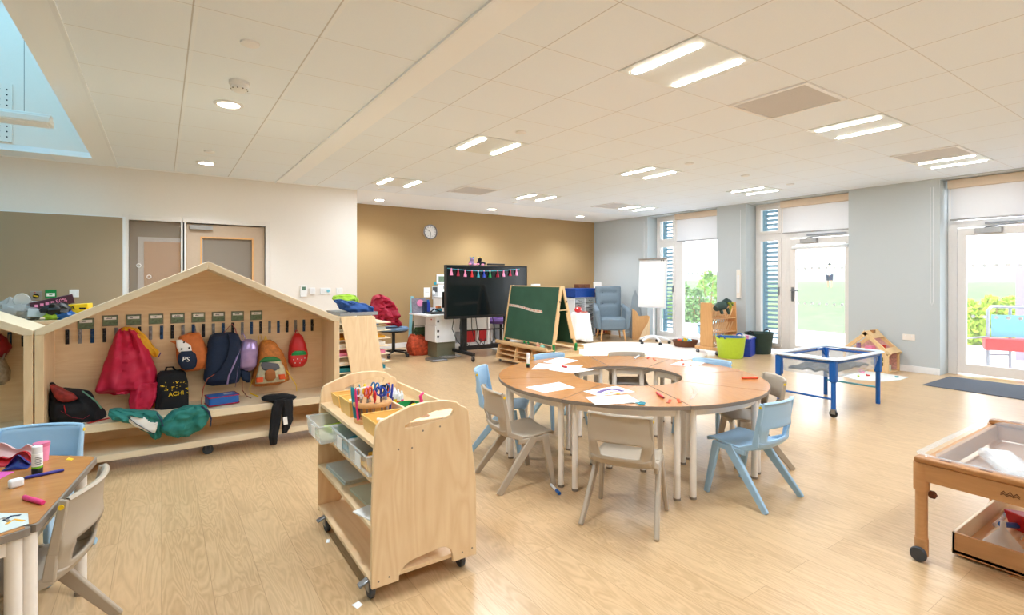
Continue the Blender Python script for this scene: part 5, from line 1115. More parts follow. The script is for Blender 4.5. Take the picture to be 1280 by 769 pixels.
desk_item('water_bottle','dark blue carton beside the royal blue bottle','carton',531,8.0,lambda t: MB().box(-.03,.03,-.03,.03,0,.2).build('carton', M['navy'], t, bevel=.003))
desk_item('paper_tray','flat black tray with papers on the desk','tray',545,7.85,lambda t: (MB().box(-.15,.15,-.13,.13,0,.03).build('tray', M['dark'], t, bevel=.006), MB().tube([(-.1,0,.03),(-.05,-.03,.08),(.02,0,.06),(.1,.02,.03)],.012,8).build('cable', M['dark'], t)))
desk_item('mug','white mug behind the black tray','mug',541,8.1,lambda t: (MB().lathe([(0,0),(.035,0),(.04,.09),(.036,.09),(.03,.01),(0,.01)]).build('cup', M['white'], t), MB().tube([(.038,0,.02),(.06,0,.03),(.06,0,.06),(.038,0,.075)],.005,6).build('handle', M['white'], t)))
desk_item('tissue_box','teal and yellow box on the desk left of the monitor','box',548,8.12,lambda t: (MB().box(-.05,.05,-.04,.04,0,.07).build('box', M['teal'], t, bevel=.004), MB().box(-.04,.04,-.03,.03,.07,.11).build('orange_top', M['orange'], t, bevel=.004)))
desk_item('monitor','black computer monitor on the desk half hidden by the big screen','monitor',562,8.05,lambda t: (MB().box(-.14,.2,-.012,.012,.08,.36).build('screen', M['screen'], t, bevel=.004), MB().box(-.02,.06,-.01,.02,0,.1).build('stand', M['dark'], t), MB().box(-.1,.14,-.08,.08,0,.012).build('foot', M['dark'], t)))
desk_item('tape_roll','yellow bottle beside the monitor','bottle',557,7.85,lambda t: MB().lathe([(0,0),(.02,0),(.02,.08),(.01,.1),(.01,.13),(0,.13)]).build('bottle', M['yellow'], t))
def pinned(nm, lb, cat, b, mk=None, mat='paper'):
    x0, z1 = XZ(b[0], b[1], YB); x1, z0 = XZ(b[2], b[3], YB); t = thing(nm, lb, cat, ((x0+x1)/2,YB-.002,z0), 0); h = (x1-x0)/2; MB().box(-h,h,-.006,0,0,z1-z0).build('sheet', M[mat], t)
    if mk: mk(t, h, z1-z0)
    return t
pinned('notice','plain white notice pinned furthest left above the desk','paper',(529.7,359.5,537.7,371.5),lambda t,h,H: MB().box(-h*.6,h*.6,-.008,-.006,H*.7,H*.74).box(-h*.6,h*.6,-.008,-.006,H*.5,H*.54).build('print', M['stone'], t))
pinned('notice','grey photo notice with hanging white tag above the desk','paper',(540,358,547,374),lambda t,h,H: (MB().box(-h*.8,h*.8,-.009,-.006,H*.55,H*.95).build('photo', M['darkgrey'], t), MB().sphere((-h*.7,-.03,H*.5),(.03,.02,.045)).build('white_tag', M['white'], t)),'stone')
pinned('picture_frame','white framed dark photograph on the tan wall left of the screen','picture',(545.5,343,559,354.6),lambda t,h,H: (MB().box(-h,h,-.02,-.006,0,H).build('frame', M['white'], t, bevel=.003), MB().box(-h*.7,h*.7,-.022,-.02,H*.22,H*.8).build('photograph', M['card_green'], t)))
pinned('wall_calendar','white calendar with black lettering left of the screen','calendar',(547,355.5,560,374),lambda t,h,H: [MB().text('III', Matrix.Translation((h*.3,-.008,H*.8)) @ Matrix.Rotation(PI/2,4,'X'), .09).build('lettering', M['dark'], t, smooth=False)])
pinned('note','tiny teal note pinned beside the framed photograph','paper',(542.5,352.5,545.5,356),None,'teal')
# ================================================================ SCREEN
SX0, SX1, SYv, SZ0, SZ1 = 3.715, 5.30, 7.35, .66, 1.525
t = thing('display_screen','large black display screen on a wheeled black stand','screen',((SX0+SX1)/2,SYv,0)); hx = (SX1-SX0)/2; tv = t
MB().box(-hx,hx,0,.07,SZ0,SZ1).build('casing', M['dark'], t, bevel=.006); MB().box(-hx+.025,hx-.025,-.003,.002,SZ0+.045,SZ1-.025).build('screen_glass', M['screen'], t)
for s in (-.42,.42): MB().box(s-.05,s+.05,.07,.13,.10,1.1).build('upright', M['dark'], t, bevel=.004)
MB().box(-.5,.5,.08,.12,.13,.20).box(-.4,.4,.09,.11,.44,.46).build('cross_bar', M['dark'], t, bevel=.004)
for s in (-.47,.47):
    f = MB().bar((s,-.32,.115),(s,.42,.115),.06,.05,side=(1,0,0)).build('foot', M['dark'], t, bevel=.006)
    for y in (-.3,.4): castor(t, s, y, .095, .042, 'dark')
m = MB()
for k, x0 in enumerate((-.62,-.5,-.3,-.22,.1)): m.tube([(x0,.05,.68),(x0-.03+.02*k,.06,.5),(x0+.05,.04,.3),(x0+.16,.05,.2),(x0+.2,.08,.3)],.007,6)
m.build('cable', M['dark'], t)
t = thing('webcam','black webcam bar on top of the screen','camera',(4.42,7.38,SZ1)); MB().cbox((.25,0,.02),(.34,.04,.03)).build('bar', M['dark'], t, bevel=.008); MB().sphere((0,0,.035),(.05,.03,.03)).build('lens_housing', M['dark'], t)
for dx, c1, c2, lb in ((-.02,'lilac','teal','small purple and teal soft toy sitting on top of the screen'),(.13,'black_fab','yellow','small black and yellow soft toy beside the other toy on the screen')):
    t = thing('soft_toy', lb, 'toy', (4.22+dx,7.385,SZ1)); MB().sphere((0,0,.04),(.045,.03,.045)).build('toy_body', M[c1], t); MB().sphere((0,-.01,.095),.034).build('head', M[c1], t); MB().sphere((-.03,-.01,.125),.014).sphere((.03,-.01,.125),.014).build('ear', M[c2], t); MB().sphere((-.04,-.02,.02),(.03,.02,.015)).sphere((.05,-.02,.015),(.03,.02,.015)).build('foot', M['palepink'], t)
t = thing('tassel_bunting','string of coloured tassels hung across the top of the screen','bunting',(SX0,SYv-.012,SZ1-.045))
tx = [563.8,572.3,581,589.4,597.3,604.6,612,621.5,629,637.3,645]; tz = []
def bz(px): u = (px-559)/(654-559); return -.045*math.sin(PI*min(1,max(0,u)))-.01*(1-u)
L = [(XZ(559+k*4.75,340,SYv-.01)[0]-SX0,0,bz(559+k*4.75)) for k in range(20)]
MB().tube(L,.006,6).build('string', M['teal'], t)
for p, c in zip(tx, ['palepink','crimson','palepink','red','teal','royal','green','crimson','palepink','crimson','palepink']):
    x = XZ(p,340,SYv-.01)[0]-SX0; z = bz(p); o = MB().lathe([(0,0),(.010,-.004),(.012,-.02),(.010,-.03),(.022,-.075),(.026,-.105),(0,-.1)],(x,-.01,z),n=12).build('tassel', M[c], t); MB().sphere((x,-.01,z-.002),.012).build('bead', M['palepink'], t)
t = thing('shelf_unit','white open shelf unit seen under the screen','shelf',(4.95,8.85,0)); m = MB(); [m.box(x,x+.05,-.3,.3,0,.95) for x in (-.6,-.28,.03,.34,.6)]; m.box(-.6,.65,-.3,.3,0,.09); m.box(-.6,.65,-.3,.3,.45,.48); m.box(-.6,.65,-.3,.3,.93,.96); m.box(-.6,.65,.28,.3,0,.95); m.build('carcass', M['white'], t, bevel=.003)
tag(MB().box(-.1,.1,-.2,.2,0,.22).build('storage_box', M['red'], loc=(4.88,8.8,.09), bevel=.008), 'red box in the left bay of the white shelf unit', 'box'); tag(MB().box(-.1,.1,-.2,.2,0,.22).build('storage_box', M['red'], loc=(5.17,8.8,.09), bevel=.008), 'red box in the right bay of the white shelf unit', 'box')
tag(MB().sphere((0,0,.12),(.16,.16,.12),wob=.3).build('cushion', M['pink'], loc=(5.45,8.45,.62)), 'bright pink bag behind the right upright of the screen stand', 'bag'); t = thing('purple_chair','purple padded swivel chair behind the right upright of the screen stand','chair',(5.4,8.35,0)); MB().lathe([(0,.45),(.24,.45),(.26,.5),(.22,.55),(0,.56)],n=28).build('seat', M['purple'], t); MB().cyl((0,0,.06),(0,0,.45),.03).build('column', M['dark'], t); m = MB(); [m.bar((0,0,.08),(.25*math.cos(a),.25*math.sin(a),.03),.04,.03,side=(-math.sin(a),math.cos(a),0)) for a in (0,1.26,2.51,3.77,5.03)]; m.build('base', M['dark'], t)
tag(MB().box(-.15,.15,-.12,.12,0,.32).build('cardboard_box', plain('brown_cardboard',(150,110,74),.8), loc=(4.25,8.5,0), bevel=.004), 'brown cardboard box on the floor behind the left upright of the screen', 'box')
t = thing('cupboard','low white cupboard behind the green easel','cupboard',(6.4,8.95,0)); MB().box(-.55,.55,-.25,.25,0,1.08).build('body', M['white'], t, bevel=.004); MB().box(-.53,-.01,-.27,-.25,.03,1.05).build('door', M['white'], t); MB().box(.01,.53,-.27,-.25,.03,1.05).build('door', M['white'], t)
rx, ry = ray(669.5); t = thing('paper_box','small white box peeping above the green easel','box',(8.85*rx/ry,8.85,1.08)); MB().box(-.08,.08,-.06,.06,0,.11).build('carton', M['white'], t, bevel=.004); MB().box(-.06,.05,-.063,-.06,.03,.07).build('label', M['stone'], t)
# ================================================================ GREEN EASEL
EX, EYc, EW = 4.50, 6.26, .61
t = thing('chalk_easel','double sided green chalkboard easel with pine frame','easel',(EX,EYc,0))
APX, APZ, BZ0 = .16, 1.195, .33
def onb(side, z): # x of the board plane at height z
    k = (APZ-z)/(APZ-BZ0); return APX + side*(.145 if side < 0 else .235)*k + side*.015
for side in (-1, 1):
    m = MB(); m.add([(onb(side,z)+dx,y,z) for dx in (0,.012) for y, z in ((-EW,.375),(EW,.375),(EW,1.185),(-EW,1.185))],[(0,1,2,3),(7,6,5,4),(0,4,5,1),(1,5,6,2),(2,6,7,3),(3,7,4,0)]); m.build('chalkboard', M['chalk'], t, smooth=False)
    for y in (-EW-.012, EW+.012):
        MB().bar((onb(side,.26)+.006,y,.26),(onb(side,1.2)+.006,y,1.2),.025,.04,side=(0,1,0)).build('leg', M['pine'], t, bevel=.004)
        MB().bar((onb(side,.45)-side*.03,y,.45),(onb(side,.8)-side*.03,y,.82),.02,.03,side=(0,1,0)).build('stay', M['pine'], t, bevel=.003)
    m = MB(); m.bar((onb(side,1.19)+.006,-EW,1.192),(onb(side,1.19)+.006,EW,1.192),.022,.014,side=(1,0,0)); m.bar((onb(side,.37)+.006,-EW,.367),(onb(side,.37)+.006,EW,.367),.022,.014,side=(1,0,0)); m.build('board_rail', M['pine_y'], t)
    x = onb(side,.31); MB().box(min(x,x+side*.13),max(x,x+side*.13),-EW-.05,EW+.05,.30,.312).box(x+side*.12,x+side*.13,-EW-.05,EW+.05,.295,.35).build('chalk_tray', M['pine_y'], t, bevel=.003)
MB().bar((.2,-EW-.03,.86),(.2,-EW-.01,.86),.18,.012,side=(1,0,0)).build('cross_brace', M['pine'], t); m = MB(); [m.cyl((onb(s,.98)+.006,-EW-.03,.98),(onb(s,.98)+.006,-EW-.022,.98),.012) for s in (-1,1)]; m.build('bolt', M['dark'], t)
m = MB()
for y in (-.35,-.05,.05,.58): m.cbox((onb(-1,.36)-.01,y,.355),(.02,.03,.035))
for s in (-1,1): m.cbox((onb(s,.34),-EW-.03,.33),(.03,.03,.11))
m.build('green_clip', M['green'], t, bevel=.004)
m = MB(); x_ = onb(-1,.85)
for k in range(18):
    y = EW-.0-k*.05; z = .885+.008*math.sin(k*.35)-.0035*k; m.cbox((onb(-1,z)-.006,y-.02,z),(.004,.047,.04),ry=-.2)
m.build('number_strip', M['rug'], t); m = MB()
for k in range(18):
    y = EW-.02-k*.05; z = .885+.008*math.sin(k*.35)-.0035*k; m.cbox((onb(-1,z)-.009,y,z+.004),(.002,.012,.02),ry=-.2)
m.build('number_marks', [M['terra']], t)
b = thing('book_browser','low pine storage unit with small shelves under the easel','shelf',(EX-.02,EYc,0))
D0, D1 = -.13, .60
for y in (-EW-.02,-.28,.12,EW): MB().prism([[(D0+.0,.06),(D1-.1,.06),(D1-.1,.27),(.3,.275),(-.02,.275),(D0+.05,.27)]], 'xz', y, y+.015).build('divider', M['pine'], b)
for z, xx in ((.06,D0),(.13,D0+.04),(.20,D0+.06)): MB().box(xx,D1-.1,-EW-.02,EW+.015,z,z+.012).build('shelf', M['pine_y'], b)
MB().box(D0+.1,D1-.1,-EW-.02,EW+.015,.27,.285).build('top', M['pine_y'], b); MB().box(.16,.17,-EW,EW,.06,.27).build('centre_panel', M['birch_y'], b)
for x in (D0+.05,D1-.2):
    for y in (-EW+.04,EW-.04): castor(b, x, y, .06)
for dy, c_, lb in ((-.38,'orange','small orange soft toy on the chalk tray of the easel'),(-.47,'teal','small mint green toy on the chalk tray beside the orange one')):
    t = thing('toy', lb, 'toy', (EX+onb(-1,.31)-.06,EYc+dy,.312)); MB().sphere((0,0,.03),(.035,.04,.03)).build('toy_body', plain('muted_'+c_, (222,150,120) if c_ == 'orange' else (140,200,180), .7), t); MB().sphere((0,.02,.065),.02).build('head', plain('muted_head', (226,180,150), .7), t)
tag(MB().lathe([(0,0),(.17,0),(.17,.26),(0,.26)],n=24).build('wooden_stool', M['pine'], loc=(4.62,5.40,0)), 'pale round wooden stool at the right foot of the green easel', 'stool')
# ================================================================ BACK RIGHT CORNER
t = thing('drawer_tower','clear plastic drawer tower in two columns against the tan wall','drawers',(7.78,8.8,0))
m = MB(); m.box(-.31,.31,.18,.2,.02,.89); m.box(-.31,-.295,-.2,.2,.02,.89); m.box(-.008,.008,-.2,.2,.02,.89); m.box(.295,.31,-.2,.2,.02,.89); m.box(-.31,.31,-.2,.2,.875,.89); m.box(-.31,.31,-.2,.2,.02,.035); m.build('carcass', M['white'], t)
for c_ in (-.152,.152):
    for k in range(8):
        z = .04+k*.104; d = MB().box(c_-.135,c_+.135,-.21,.17,z,z+.09).build('drawer', M['clear'], t, bevel=.006); MB().box(c_-.1,c_+.1,-.15,.1,z+.01,z+.05).build('drawer_contents', [M['edge'],M['paper'],M['sage'],M['darkgrey'],M['paper'],M['stone'],M['orange'],M['paper']][(k+(3 if c_ > 0 else 0))%8], d)
        MB().tube([(c_-.05,-.212,z+.06),(c_-.03,-.225,z+.045),(c_+.03,-.225,z+.045),(c_+.05,-.212,z+.06)],.007,6).build('handle', M['darkgrey'], d)
t = thing('blue_box','royal blue lidded box on top of the drawer tower','box',(7.78,8.78,.89)); MB().box(-.29,.29,-.19,.19,0,.16).build('box', plain('cobalt_blue',(20,72,160),.4), t, bevel=.008); MB().box(-.3,.3,-.2,.2,.16,.2).build('lid', plain('cobalt_blue',(20,72,160),.4), t, bevel=.006)
for k, px in enumerate((726,733)):
    rx, ry = ray(px); t = thing('wicker_box', ('left' if k == 0 else 'right')+' one of the two small dark brown baskets on the blue box','basket',(8.85*rx/ry,8.9,1.09),0,'brown baskets on the blue box'); MB().box(-.085,.085,-.08,.08,0,.09).build('basket', M['wicker'], t, bevel=.01)
t = thing('bookcase','wooden bookcase in the corner behind the armchair','bookcase',(8.37,8.95,0)); m = MB(); m.box(-.27,-.25,-.28,.28,0,1.05); m.box(.25,.27,-.28,.28,0,1.05); m.box(-.27,.27,.26,.28,0,1.05); m.build('carcass', M['honey'], t); 
for z in (.03,.28,.53,.78,1.03): MB().box(-.25,.25,-.28,.27,z,z+.02).build('shelf', M['honey'], t)
rnd = random.Random(5)
for zi, z in enumerate((.05,.3,.55,.8)):
    x = -.24
    while x < .2:
        w = rnd.uniform(.022,.045); h = rnd.uniform(.13,.2); c_ = rnd.choice(['red','navy','darkgrey','orange','crimson','green','paper','wicker'])
        tag(MB().box(0,w*.93,-.12,.1,0,h).build('book', M[c_], loc=(8.37+x,8.83,z), bevel=.002), 'book in the row on the bookcase shelf '+['nearest the floor','second from the floor','third from the floor','just under the top'][zi], 'book', 'books on the bookcase shelf '+['nearest the floor','second from the floor','third from the floor','just under the top'][zi]); x += w
rx, ry = ray(747); t = thing('picture_frame','white sign with dark drawing leaning above the armchair','picture',(8.8*rx/ry,8.8,1.05)); MB().cbox((0,0,.09),(.24,.02,.18),rx=-.1).build('panel', M['paper'], t, bevel=.003); MB().tube([(-.05,-.02,.02),(-.02,-.025,.06),(.03,-.025,.05),(.06,-.02,.07)],.012,6).build('dark_shape', M['darkgrey'], t)
# white cloth table
t = thing('cloth_table','small round table under a draped white cloth beside the easel','table',(7.15,8.05,0)); MB().cyl((0,0,0),(0,0,.58),.03).build('leg', M['pine'], t); MB().lathe([(0,.57),(.18,.57),(.18,.59),(0,.59)],n=32).build('tabletop', M['pine'], t)
def cl(u, v):
    a = u*2*PI; r = .19*min(1, v*3)+ (0 if v < .34 else (v-.34)*(.09+.05*math.sin(a*9)+.02*math.sin(a*5+1))); z = .603 if v < .3 else .603-(v-.3)/.7*(.56+.03*math.sin(a*3)); return (r*math.cos(a), r*math.sin(a), z)
tag(MB().surf(cl, 90, 22, cu=True).build('tablecloth', M['paper'], loc=(7.15,8.05,0), solid=.003), 'white cloth hanging in folds to the floor over the small round table', 'tablecloth')
t = thing('toy','red toy with white spots on the small cloth table','toy',(7.05,8.0,.606)); MB().sphere((0,0,.06),(.09,.06,.06)).build('toy_body', M['red'], t); MB().sphere((-.05,-.03,.09),.02).sphere((.03,-.05,.07),.018).build('white_spot', M['paper'], t); t = thing('toy_plate','thin red plate lying on the small cloth table','plate',(7.22,8.02,.606)); MB().lathe([(0,0),(.06,0),(.085,.012),(.08,.014),(.05,.004),(0,.004)],n=24).build('plate', M['terra'], t)
# armchair
AA = math.radians(236); t = thing('armchair','grey blue high backed armchair with buttoned back and wooden legs','armchair',(7.97,8.0,0),AA-PI/2+PI); t.scale = (.89,.9,1)
# local: +Y backwards, front is -Y
f_ = M['armfab']
MB().puff([(.22,-.30,.30,.30),(.25,-.33,.33,.34),(.36,-.33,.33,.35),(.44,-.32,.32,.34),(.475,-.28,.28,.29)],k=.3,flatback=.9,wob=.004,n=36).build('seat', f_, t)
m = MB()
def bk_(u, v):
    a = u*2*PI; z = .42+.72*v; w = .295+.02*v; k = .35; x = w*math.copysign(abs(math.cos(a))**k, math.cos(a)); y = .26+.10*v+.075*math.copysign(abs(math.sin(a))**.6, math.sin(a))
    if math.sin(a) < 0:
        for bx_, bz_ in ((-.14,1.0),(.14,1.0),(-.14,.76),(.14,.76)): y += .035*math.exp(-((x-bx_)**2+(z-bz_)**2)/.0022)
    if v < .02 or v > .98: x *= .95; y = .26+.10*v+(y-.26-.10*v)*.75
    return (x, y, z)
m.surf(bk_, 56, 40, cu=True); n0 = 56
m.bm.verts.ensure_lookup_table(); m.bm.faces.new([m.bm.verts[i] for i in range(56)]); m.bm.faces.new([m.bm.verts[39*56+i] for i in range(56)][::-1]); m.build('backrest', f_, t, ang=60)
m = MB()
for bx_, bz_ in ((-.14,1.0),(.14,1.0),(-.14,.76),(.14,.76)): m.sphere((bx_,.26+.1*(bz_-.42)/.72-.038,bz_),.014)
m.build('button', plain('dark_button',(84,100,112),.9), t)
for s in (-1,1):
    MB().tube([(s*.33,-.30,.24),(s*.35,-.31,.45),(s*.365,-.28,.60),(s*.37,-.18,.635),(s*.36,.02,.65),(s*.33,.22,.72)],[.04,.055,.062,.066,.064,.05],12).bar((s*.335,-.02,.24),(s*.355,-.02,.62),.55,.07,.5,.08,side=(0,1,0)).build('armrest', f_, t, bevel=.02, seg=3)
    for yy in (-.27,.25): MB().tube([(s*.25,yy,.24),(s*.29,yy*1.12,0)],[.028,.015],12).build('leg', M['honey'], t)
# flip chart
t = thing('flip_chart','white mobile flip chart on a five star base by the window','flip chart',(8.16,6.99,0)); 
MB().cbox((-.04,0,1.22),(.018,.70,1.0),ry=.05).build('board', M['white'], t, bevel=.004); MB().cbox((-.058,0,1.20),(.002,.64,.9),ry=.05).build('paper_pad', M['paper'], t); MB().cbox((-.03,0,1.70),(.05,.70,.035)).build('clamp', M['alu'], t, bevel=.004)
MB().cyl((0,0,.12),(0,0,1.3),.02).build('pole', M['white'], t); MB().cyl((.0,-.0,.74),(.05,0,.74),.015).build('height_knob', M['dark'], t); m = MB(); [m.cyl((-.062,y,1.66),(-.07,y,1.66),.012) for y in (-.3,-.25)]; m.build('magnet', M['darkgrey'], t)
for k in range(5):
    a = k*2*PI/5+.5; l = MB().tube([(0,0,.15),(.16*math.cos(a),.16*math.sin(a),.13),(.30*math.cos(a),.30*math.sin(a),.075)],[.028,.022,.018],10).build('base_arm', M['white'], t); MB().lathe([(0,-.018),(.028,-.018),(.03,0),(.028,.018),(0,.018)],(.30*math.cos(a),.30*math.sin(a),.03),axis='Y',n=14).build('castor', M['dark'], l)
t = thing('plywood_screen','pale plywood play panel with curved cut-out leaning by the wall behind the armchair','panel',(8.42,7.64,0),-.75)
q = [(-.12,0),(.24,0),(.24,.50),(.20,.52),(.02,.50),(-.03,.6),(-.12,.66)]
MB().prism([q],'xz',0,.015).build('panel', M['honey'], t, bevel=.003); q = [(.0,0),(.24,0),(.24,.5),(.2,.36),(.12,.24),(.07,.14),(.03,.05)]; MB().prism([q],'xz',-.05,-.035).build('curved_piece', M['birch'], t, bevel=.003)
t = thing('pointed_shadow_panel','grey pointed panel imitating a likely shadow on the pale blue wall behind the armchair','panel',(8.58,7.86,0),-.9); MB().prism([[(-.12,0),(.16,0),(.13,.5),(.06,.9),(.0,1.06),(-.07,.9),(-.12,.5)]],'xz',0,.02).build('shape', plain('shadow_blue_grey',(150,160,166),.9), t, bevel=.004)  # flat pointed panel in even blue grey, put where a shadow likely falls
t = thing('wicker_basket','low brown wicker basket of toys below the window','basket',(8.28,6.33,0)); MB().lathe([(0,0),(.2,0),(.25,.12),(.255,.13),(.24,.13),(.19,.02),(0,.02)],sx=1,sy=.9,n=32).build('basket', M['wicker'], t)
for dx, dy, c_, lb in ((-.1,.05,'terra','orange toy block poking out of the wicker basket'),(.05,-.05,'skyblue','pale blue toy in the right of the wicker basket'),(-.02,.1,'teal','teal toy at the back of the wicker basket'),(.1,.08,'yellow','yellow toy at the back right of the wicker basket')):
    t = thing('toy', lb, 'toy', (8.28+dx,6.33+dy,.03)); MB().cbox((0,0,.07),(.09,.07,.1),rz=dx*9,rx=.4).build('toy_body', M[c_], t, bevel=.012)
# toy rack
t = thing('toy_rack','honey wood mobile rack with slatted shelves by the window pier','rack',(8.15,5.52,0))
for x in (-.36,.34): MB().prism([[(-.13,.13),(.13,.13),(.12,.89),(-.10,.89)]],'yz',x,x+.022).build('side_panel', M['honey'], t, bevel=.004)
MB().box(-.38,-.32,-.24,.22,.075,.13).build('base_foot', M['honey'], t, bevel=.006); MB().box(.32,.38,-.24,.22,.075,.13).build('base_foot', M['honey'], t, bevel=.006)
for z in (.13,.36,.60):
    MB().box(-.34,.34,-.11,.12,z,z+.018).build('shelf', M['honey'], t, bevel=.002)
    m = MB()
    for k in range(9): m.cbox((-.29+k*.072,-.05-.0,z+.10),(.010,.018,.17),ry=.55)
    for k in range(9): m.cbox((-.29+k*.072,.05,z+.13),(.010,.018,.2),ry=.55)
    m.build('slat', M['pine'], t)
MB().box(-.34,.34,.115,.125,.60,.84).build('back_board', M['honey'], t)
for x in (-.35,.35):
    for y in (-.2,.18): castor(t, x, y, .078)
t = thing('soft_toy','dark green crocodile soft toy draped over the top of the toy rack','toy',(8.02,5.42,.79))
MB().tube([(-.2,-.06,.0),(-.12,-.07,.04),(.0,-.06,.05),(.1,-.04,.06),(.17,-.02,.08)],[.05,.075,.08,.06,.03],14).build('toy_body', M['dgreen'], t); MB().tube([(.02,-.06,.1),(.08,-.08,.13),(.16,-.09,.11),(.24,-.1,.04)],[.04,.05,.04,.012],12).build('head', M['dgreen'], t)
MB().tube([(-.1,-.09,.0),(-.1,-.12,-.09)],[.03,.025],10).build('leg', M['dgreen'], t); MB().tube([(.08,-.09,.0),(.1,-.12,-.1)],[.03,.022],10).build('leg', M['dgreen'], t); MB().tube([(.07,-.12,.1),(.13,-.13,.05),(.1,-.13,-.06)],[.02,.025,.012],8).tube([(.12,-.1,.11),(.2,-.14,.08)],.015,8).build('lime_frill', plain('olive_lime',(150,160,50),.8), t)
# tubs
def tub(lb, x, y, r, h, mat, inner, hand):
    t = thing('tub', lb, 'tub', (x,y,0)); MB().lathe([(0,0),(r*.78,0),(r*.82,.02),(r*.97,h*.93),(r,h*.95),(r*1.02,h),(r*.97,h),(r*.93,h*.93),(r*.77,.02),(0,.02)],n=40).build('tub_or_lid_body', M[mat], t)
    if inner: MB().lathe([(r*.90,h*.80),(r*.955,h*.99),(r*.94,h*.99),(r*.88,h*.80),(r*.7,h*.1),(0,h*.1)],n=40,caps=False).build('inner_tub', M[inner], t)
    for s in (-1,1): MB().tube([(s*r*.98,-.05,h*.96),(s*r*1.1,-.045,h*1.06),(s*r*1.12,0,h*1.1),(s*r*1.1,.045,h*1.06),(s*r*.98,.05,h*.96)],.012,8).build('handle', M[hand], t)
    return t
tub('lime green flexible tub with a blue tub nested inside it', 7.79, 5.06, .235, .345, 'lime', 'blue', 'blue')
tub('dark green flexible tub beside the window frame', 8.66, 5.08, .235, .36, 'dgreen', None, 'dark')
t = thing('storage_box','royal blue plastic box of papers between the lime and dark green tubs','box',(8.22,5.12,0),.35); m = MB(); q = [(-.2,.0),(.2,0),(.23,.30),(.215,.30),(.19,.015),(-.19,.015),(-.215,.30),(-.23,.30)]; m.prism([q],'xz',-.16,.16); m.prism([[(-.19,0),(.19,0),(.215,.3),(-.215,.3)]],'xz',-.17,-.155); m.prism([[(-.19,0),(.19,0),(.215,.3),(-.215,.3)]],'xz',.155,.17); m.build('box_body', M['royal'], t, bevel=.003); MB().box(-.24,.24,-.185,-.165,.27,.30).box(-.24,-.22,-.185,.18,.27,.3).box(.22,.24,-.185,.18,.27,.3).build('rim', M['royal'], t, bevel=.003)
for k, (dx, c_) in enumerate(((-.12,'paper'),(-.04,'palepink'),(.04,'paper'),(.1,'slate'))):
    tt = thing('paper_bundle','bundle of pale papers standing in the blue box','paper',(8.22+dx,5.12,.03),.35+.1*k,'papers in the blue box'); MB().cbox((0,0,.16),(.05,.24,.30),rx=.1*(k-1)).build('sheets', M[c_], tt)
# rugs and mats
t = thing('round_rug','large round cream rug in front of the armchair','rug',(7.1,6.5,0)); MB().lathe([(0,.0),(1.2,0),(1.22,.006),(1.2,.012),(0,.012)],n=72).build('rug', M['rug'], t)
t = thing('entrance_mat','charcoal entrance mat in front of the glazed door at the right','mat',(8.22,1.93,0)); MB().prism([[(-.56,-.6),(.44,-.6),(.44,.5),(-.50,.5)]],'xy',0,.008).build('mat', M['mat'], t); MB().box(-.57,.44,-.61,-.595,0,.007).build('edge_strip', plain('pale_green_tape',(150,200,180),.5), t)
t = thing('play_mat','thin grey white play mat on the floor in front of the toy house','mat',(7.9,2.98,0)); MB().prism([[(-.36,.33),(-.5,.05),(-.34,-.19),(-.05,-.27),(.25,-.26),(.27,-.2),(.30,.25)]],'xy',0,.006).build('mat', M['playmat'], t)
for (px, py), c_, lb, s in (((1077,466),'palepink','small pink doll furniture piece on the play mat',.035),((1085,470),'red','small red toy brick on the play mat',.02),((1121,472),'teal','small teal toy brick at the right of the play mat',.02),((1082,463),'mustard','small tan toy bed on the play mat near the house',.03),((1073,471),'lime','small green toy piece at the left of the play mat',.018)):
    x, y = XY(px,py,.006); t = thing('toy_piece', lb, 'toy', (x,y,.006), px*.1, 'toy pieces on the play mat'); MB().cbox((0,0,s*.4),(s*2,s*1.2,s*.8)).cbox((s*.8,0,s*.8),(s*.3,s*1.2,s*.6)).build('piece', M[c_], t, bevel=.003)
# ================================================================ TOY HOUSE
t = thing('dolls_house','pine gabled toy house with open roof against the pale blue wall','toy house',(8.27,3.27,0)); H0, H1, HA, hy, dp = .10, .27, .55, .27, .36
fr = M['pine']; T_ = .022
def beam(a, b, w=.03): return MB().bar(a, b, w, w, side=(1,0,0)) 
m = MB()
for x in (0, dp):
    m.bar((x,-hy,0),(x,-hy,H1),.03,.03,side=(1,0,0)); m.bar((x,hy,0),(x,hy,H1),.03,.03,side=(1,0,0))
    m.bar((x,-hy-.03,H1-.02),(x,.03,HA),.03,.05,side=(1,0,0)); m.bar((x,hy+.03,H1-.02),(x,-.03,HA),.03,.05,side=(1,0,0)); m.bar((x,-hy,H1),(x,hy,H1),.025,.025,side=(1,0,0))
m.build('frame_beam', fr, t, bevel=.003)
MB().box(0,dp,-hy,hy,0,.015).box(0,dp,-hy,hy,H1-.006,H1+.006).build('floor_board', M['pine_y'], t)
MB().box(dp-.01,dp,-hy,hy,0,H1).prism([[(-hy,H1),(hy,H1),(0,HA)]],'yz',dp-.01,dp).build('back_wall', plain('pink_wallpaper',(226,178,176),.8,var=.3,scale=50), t)
MB().prism([[(-hy,.0),(-.02,.0),(-.02,H1-.01),(-hy,H1-.01)],[(-.22,.09),(-.06,.09),(-.06,.21),(-.22,.21)]],'yz',-.004,.012).build('front_panel', fr, t); m = MB(); m.box(-.01,.014,-.145,-.135,.09,.21); m.box(-.01,.014,-.22,-.06,.145,.155); m.build('window_bars', fr, t); MB().box(.014,.018,-.22,-.06,.09,.21).build('window_backing', plain('dark_olive',(84,90,60),.7), t)
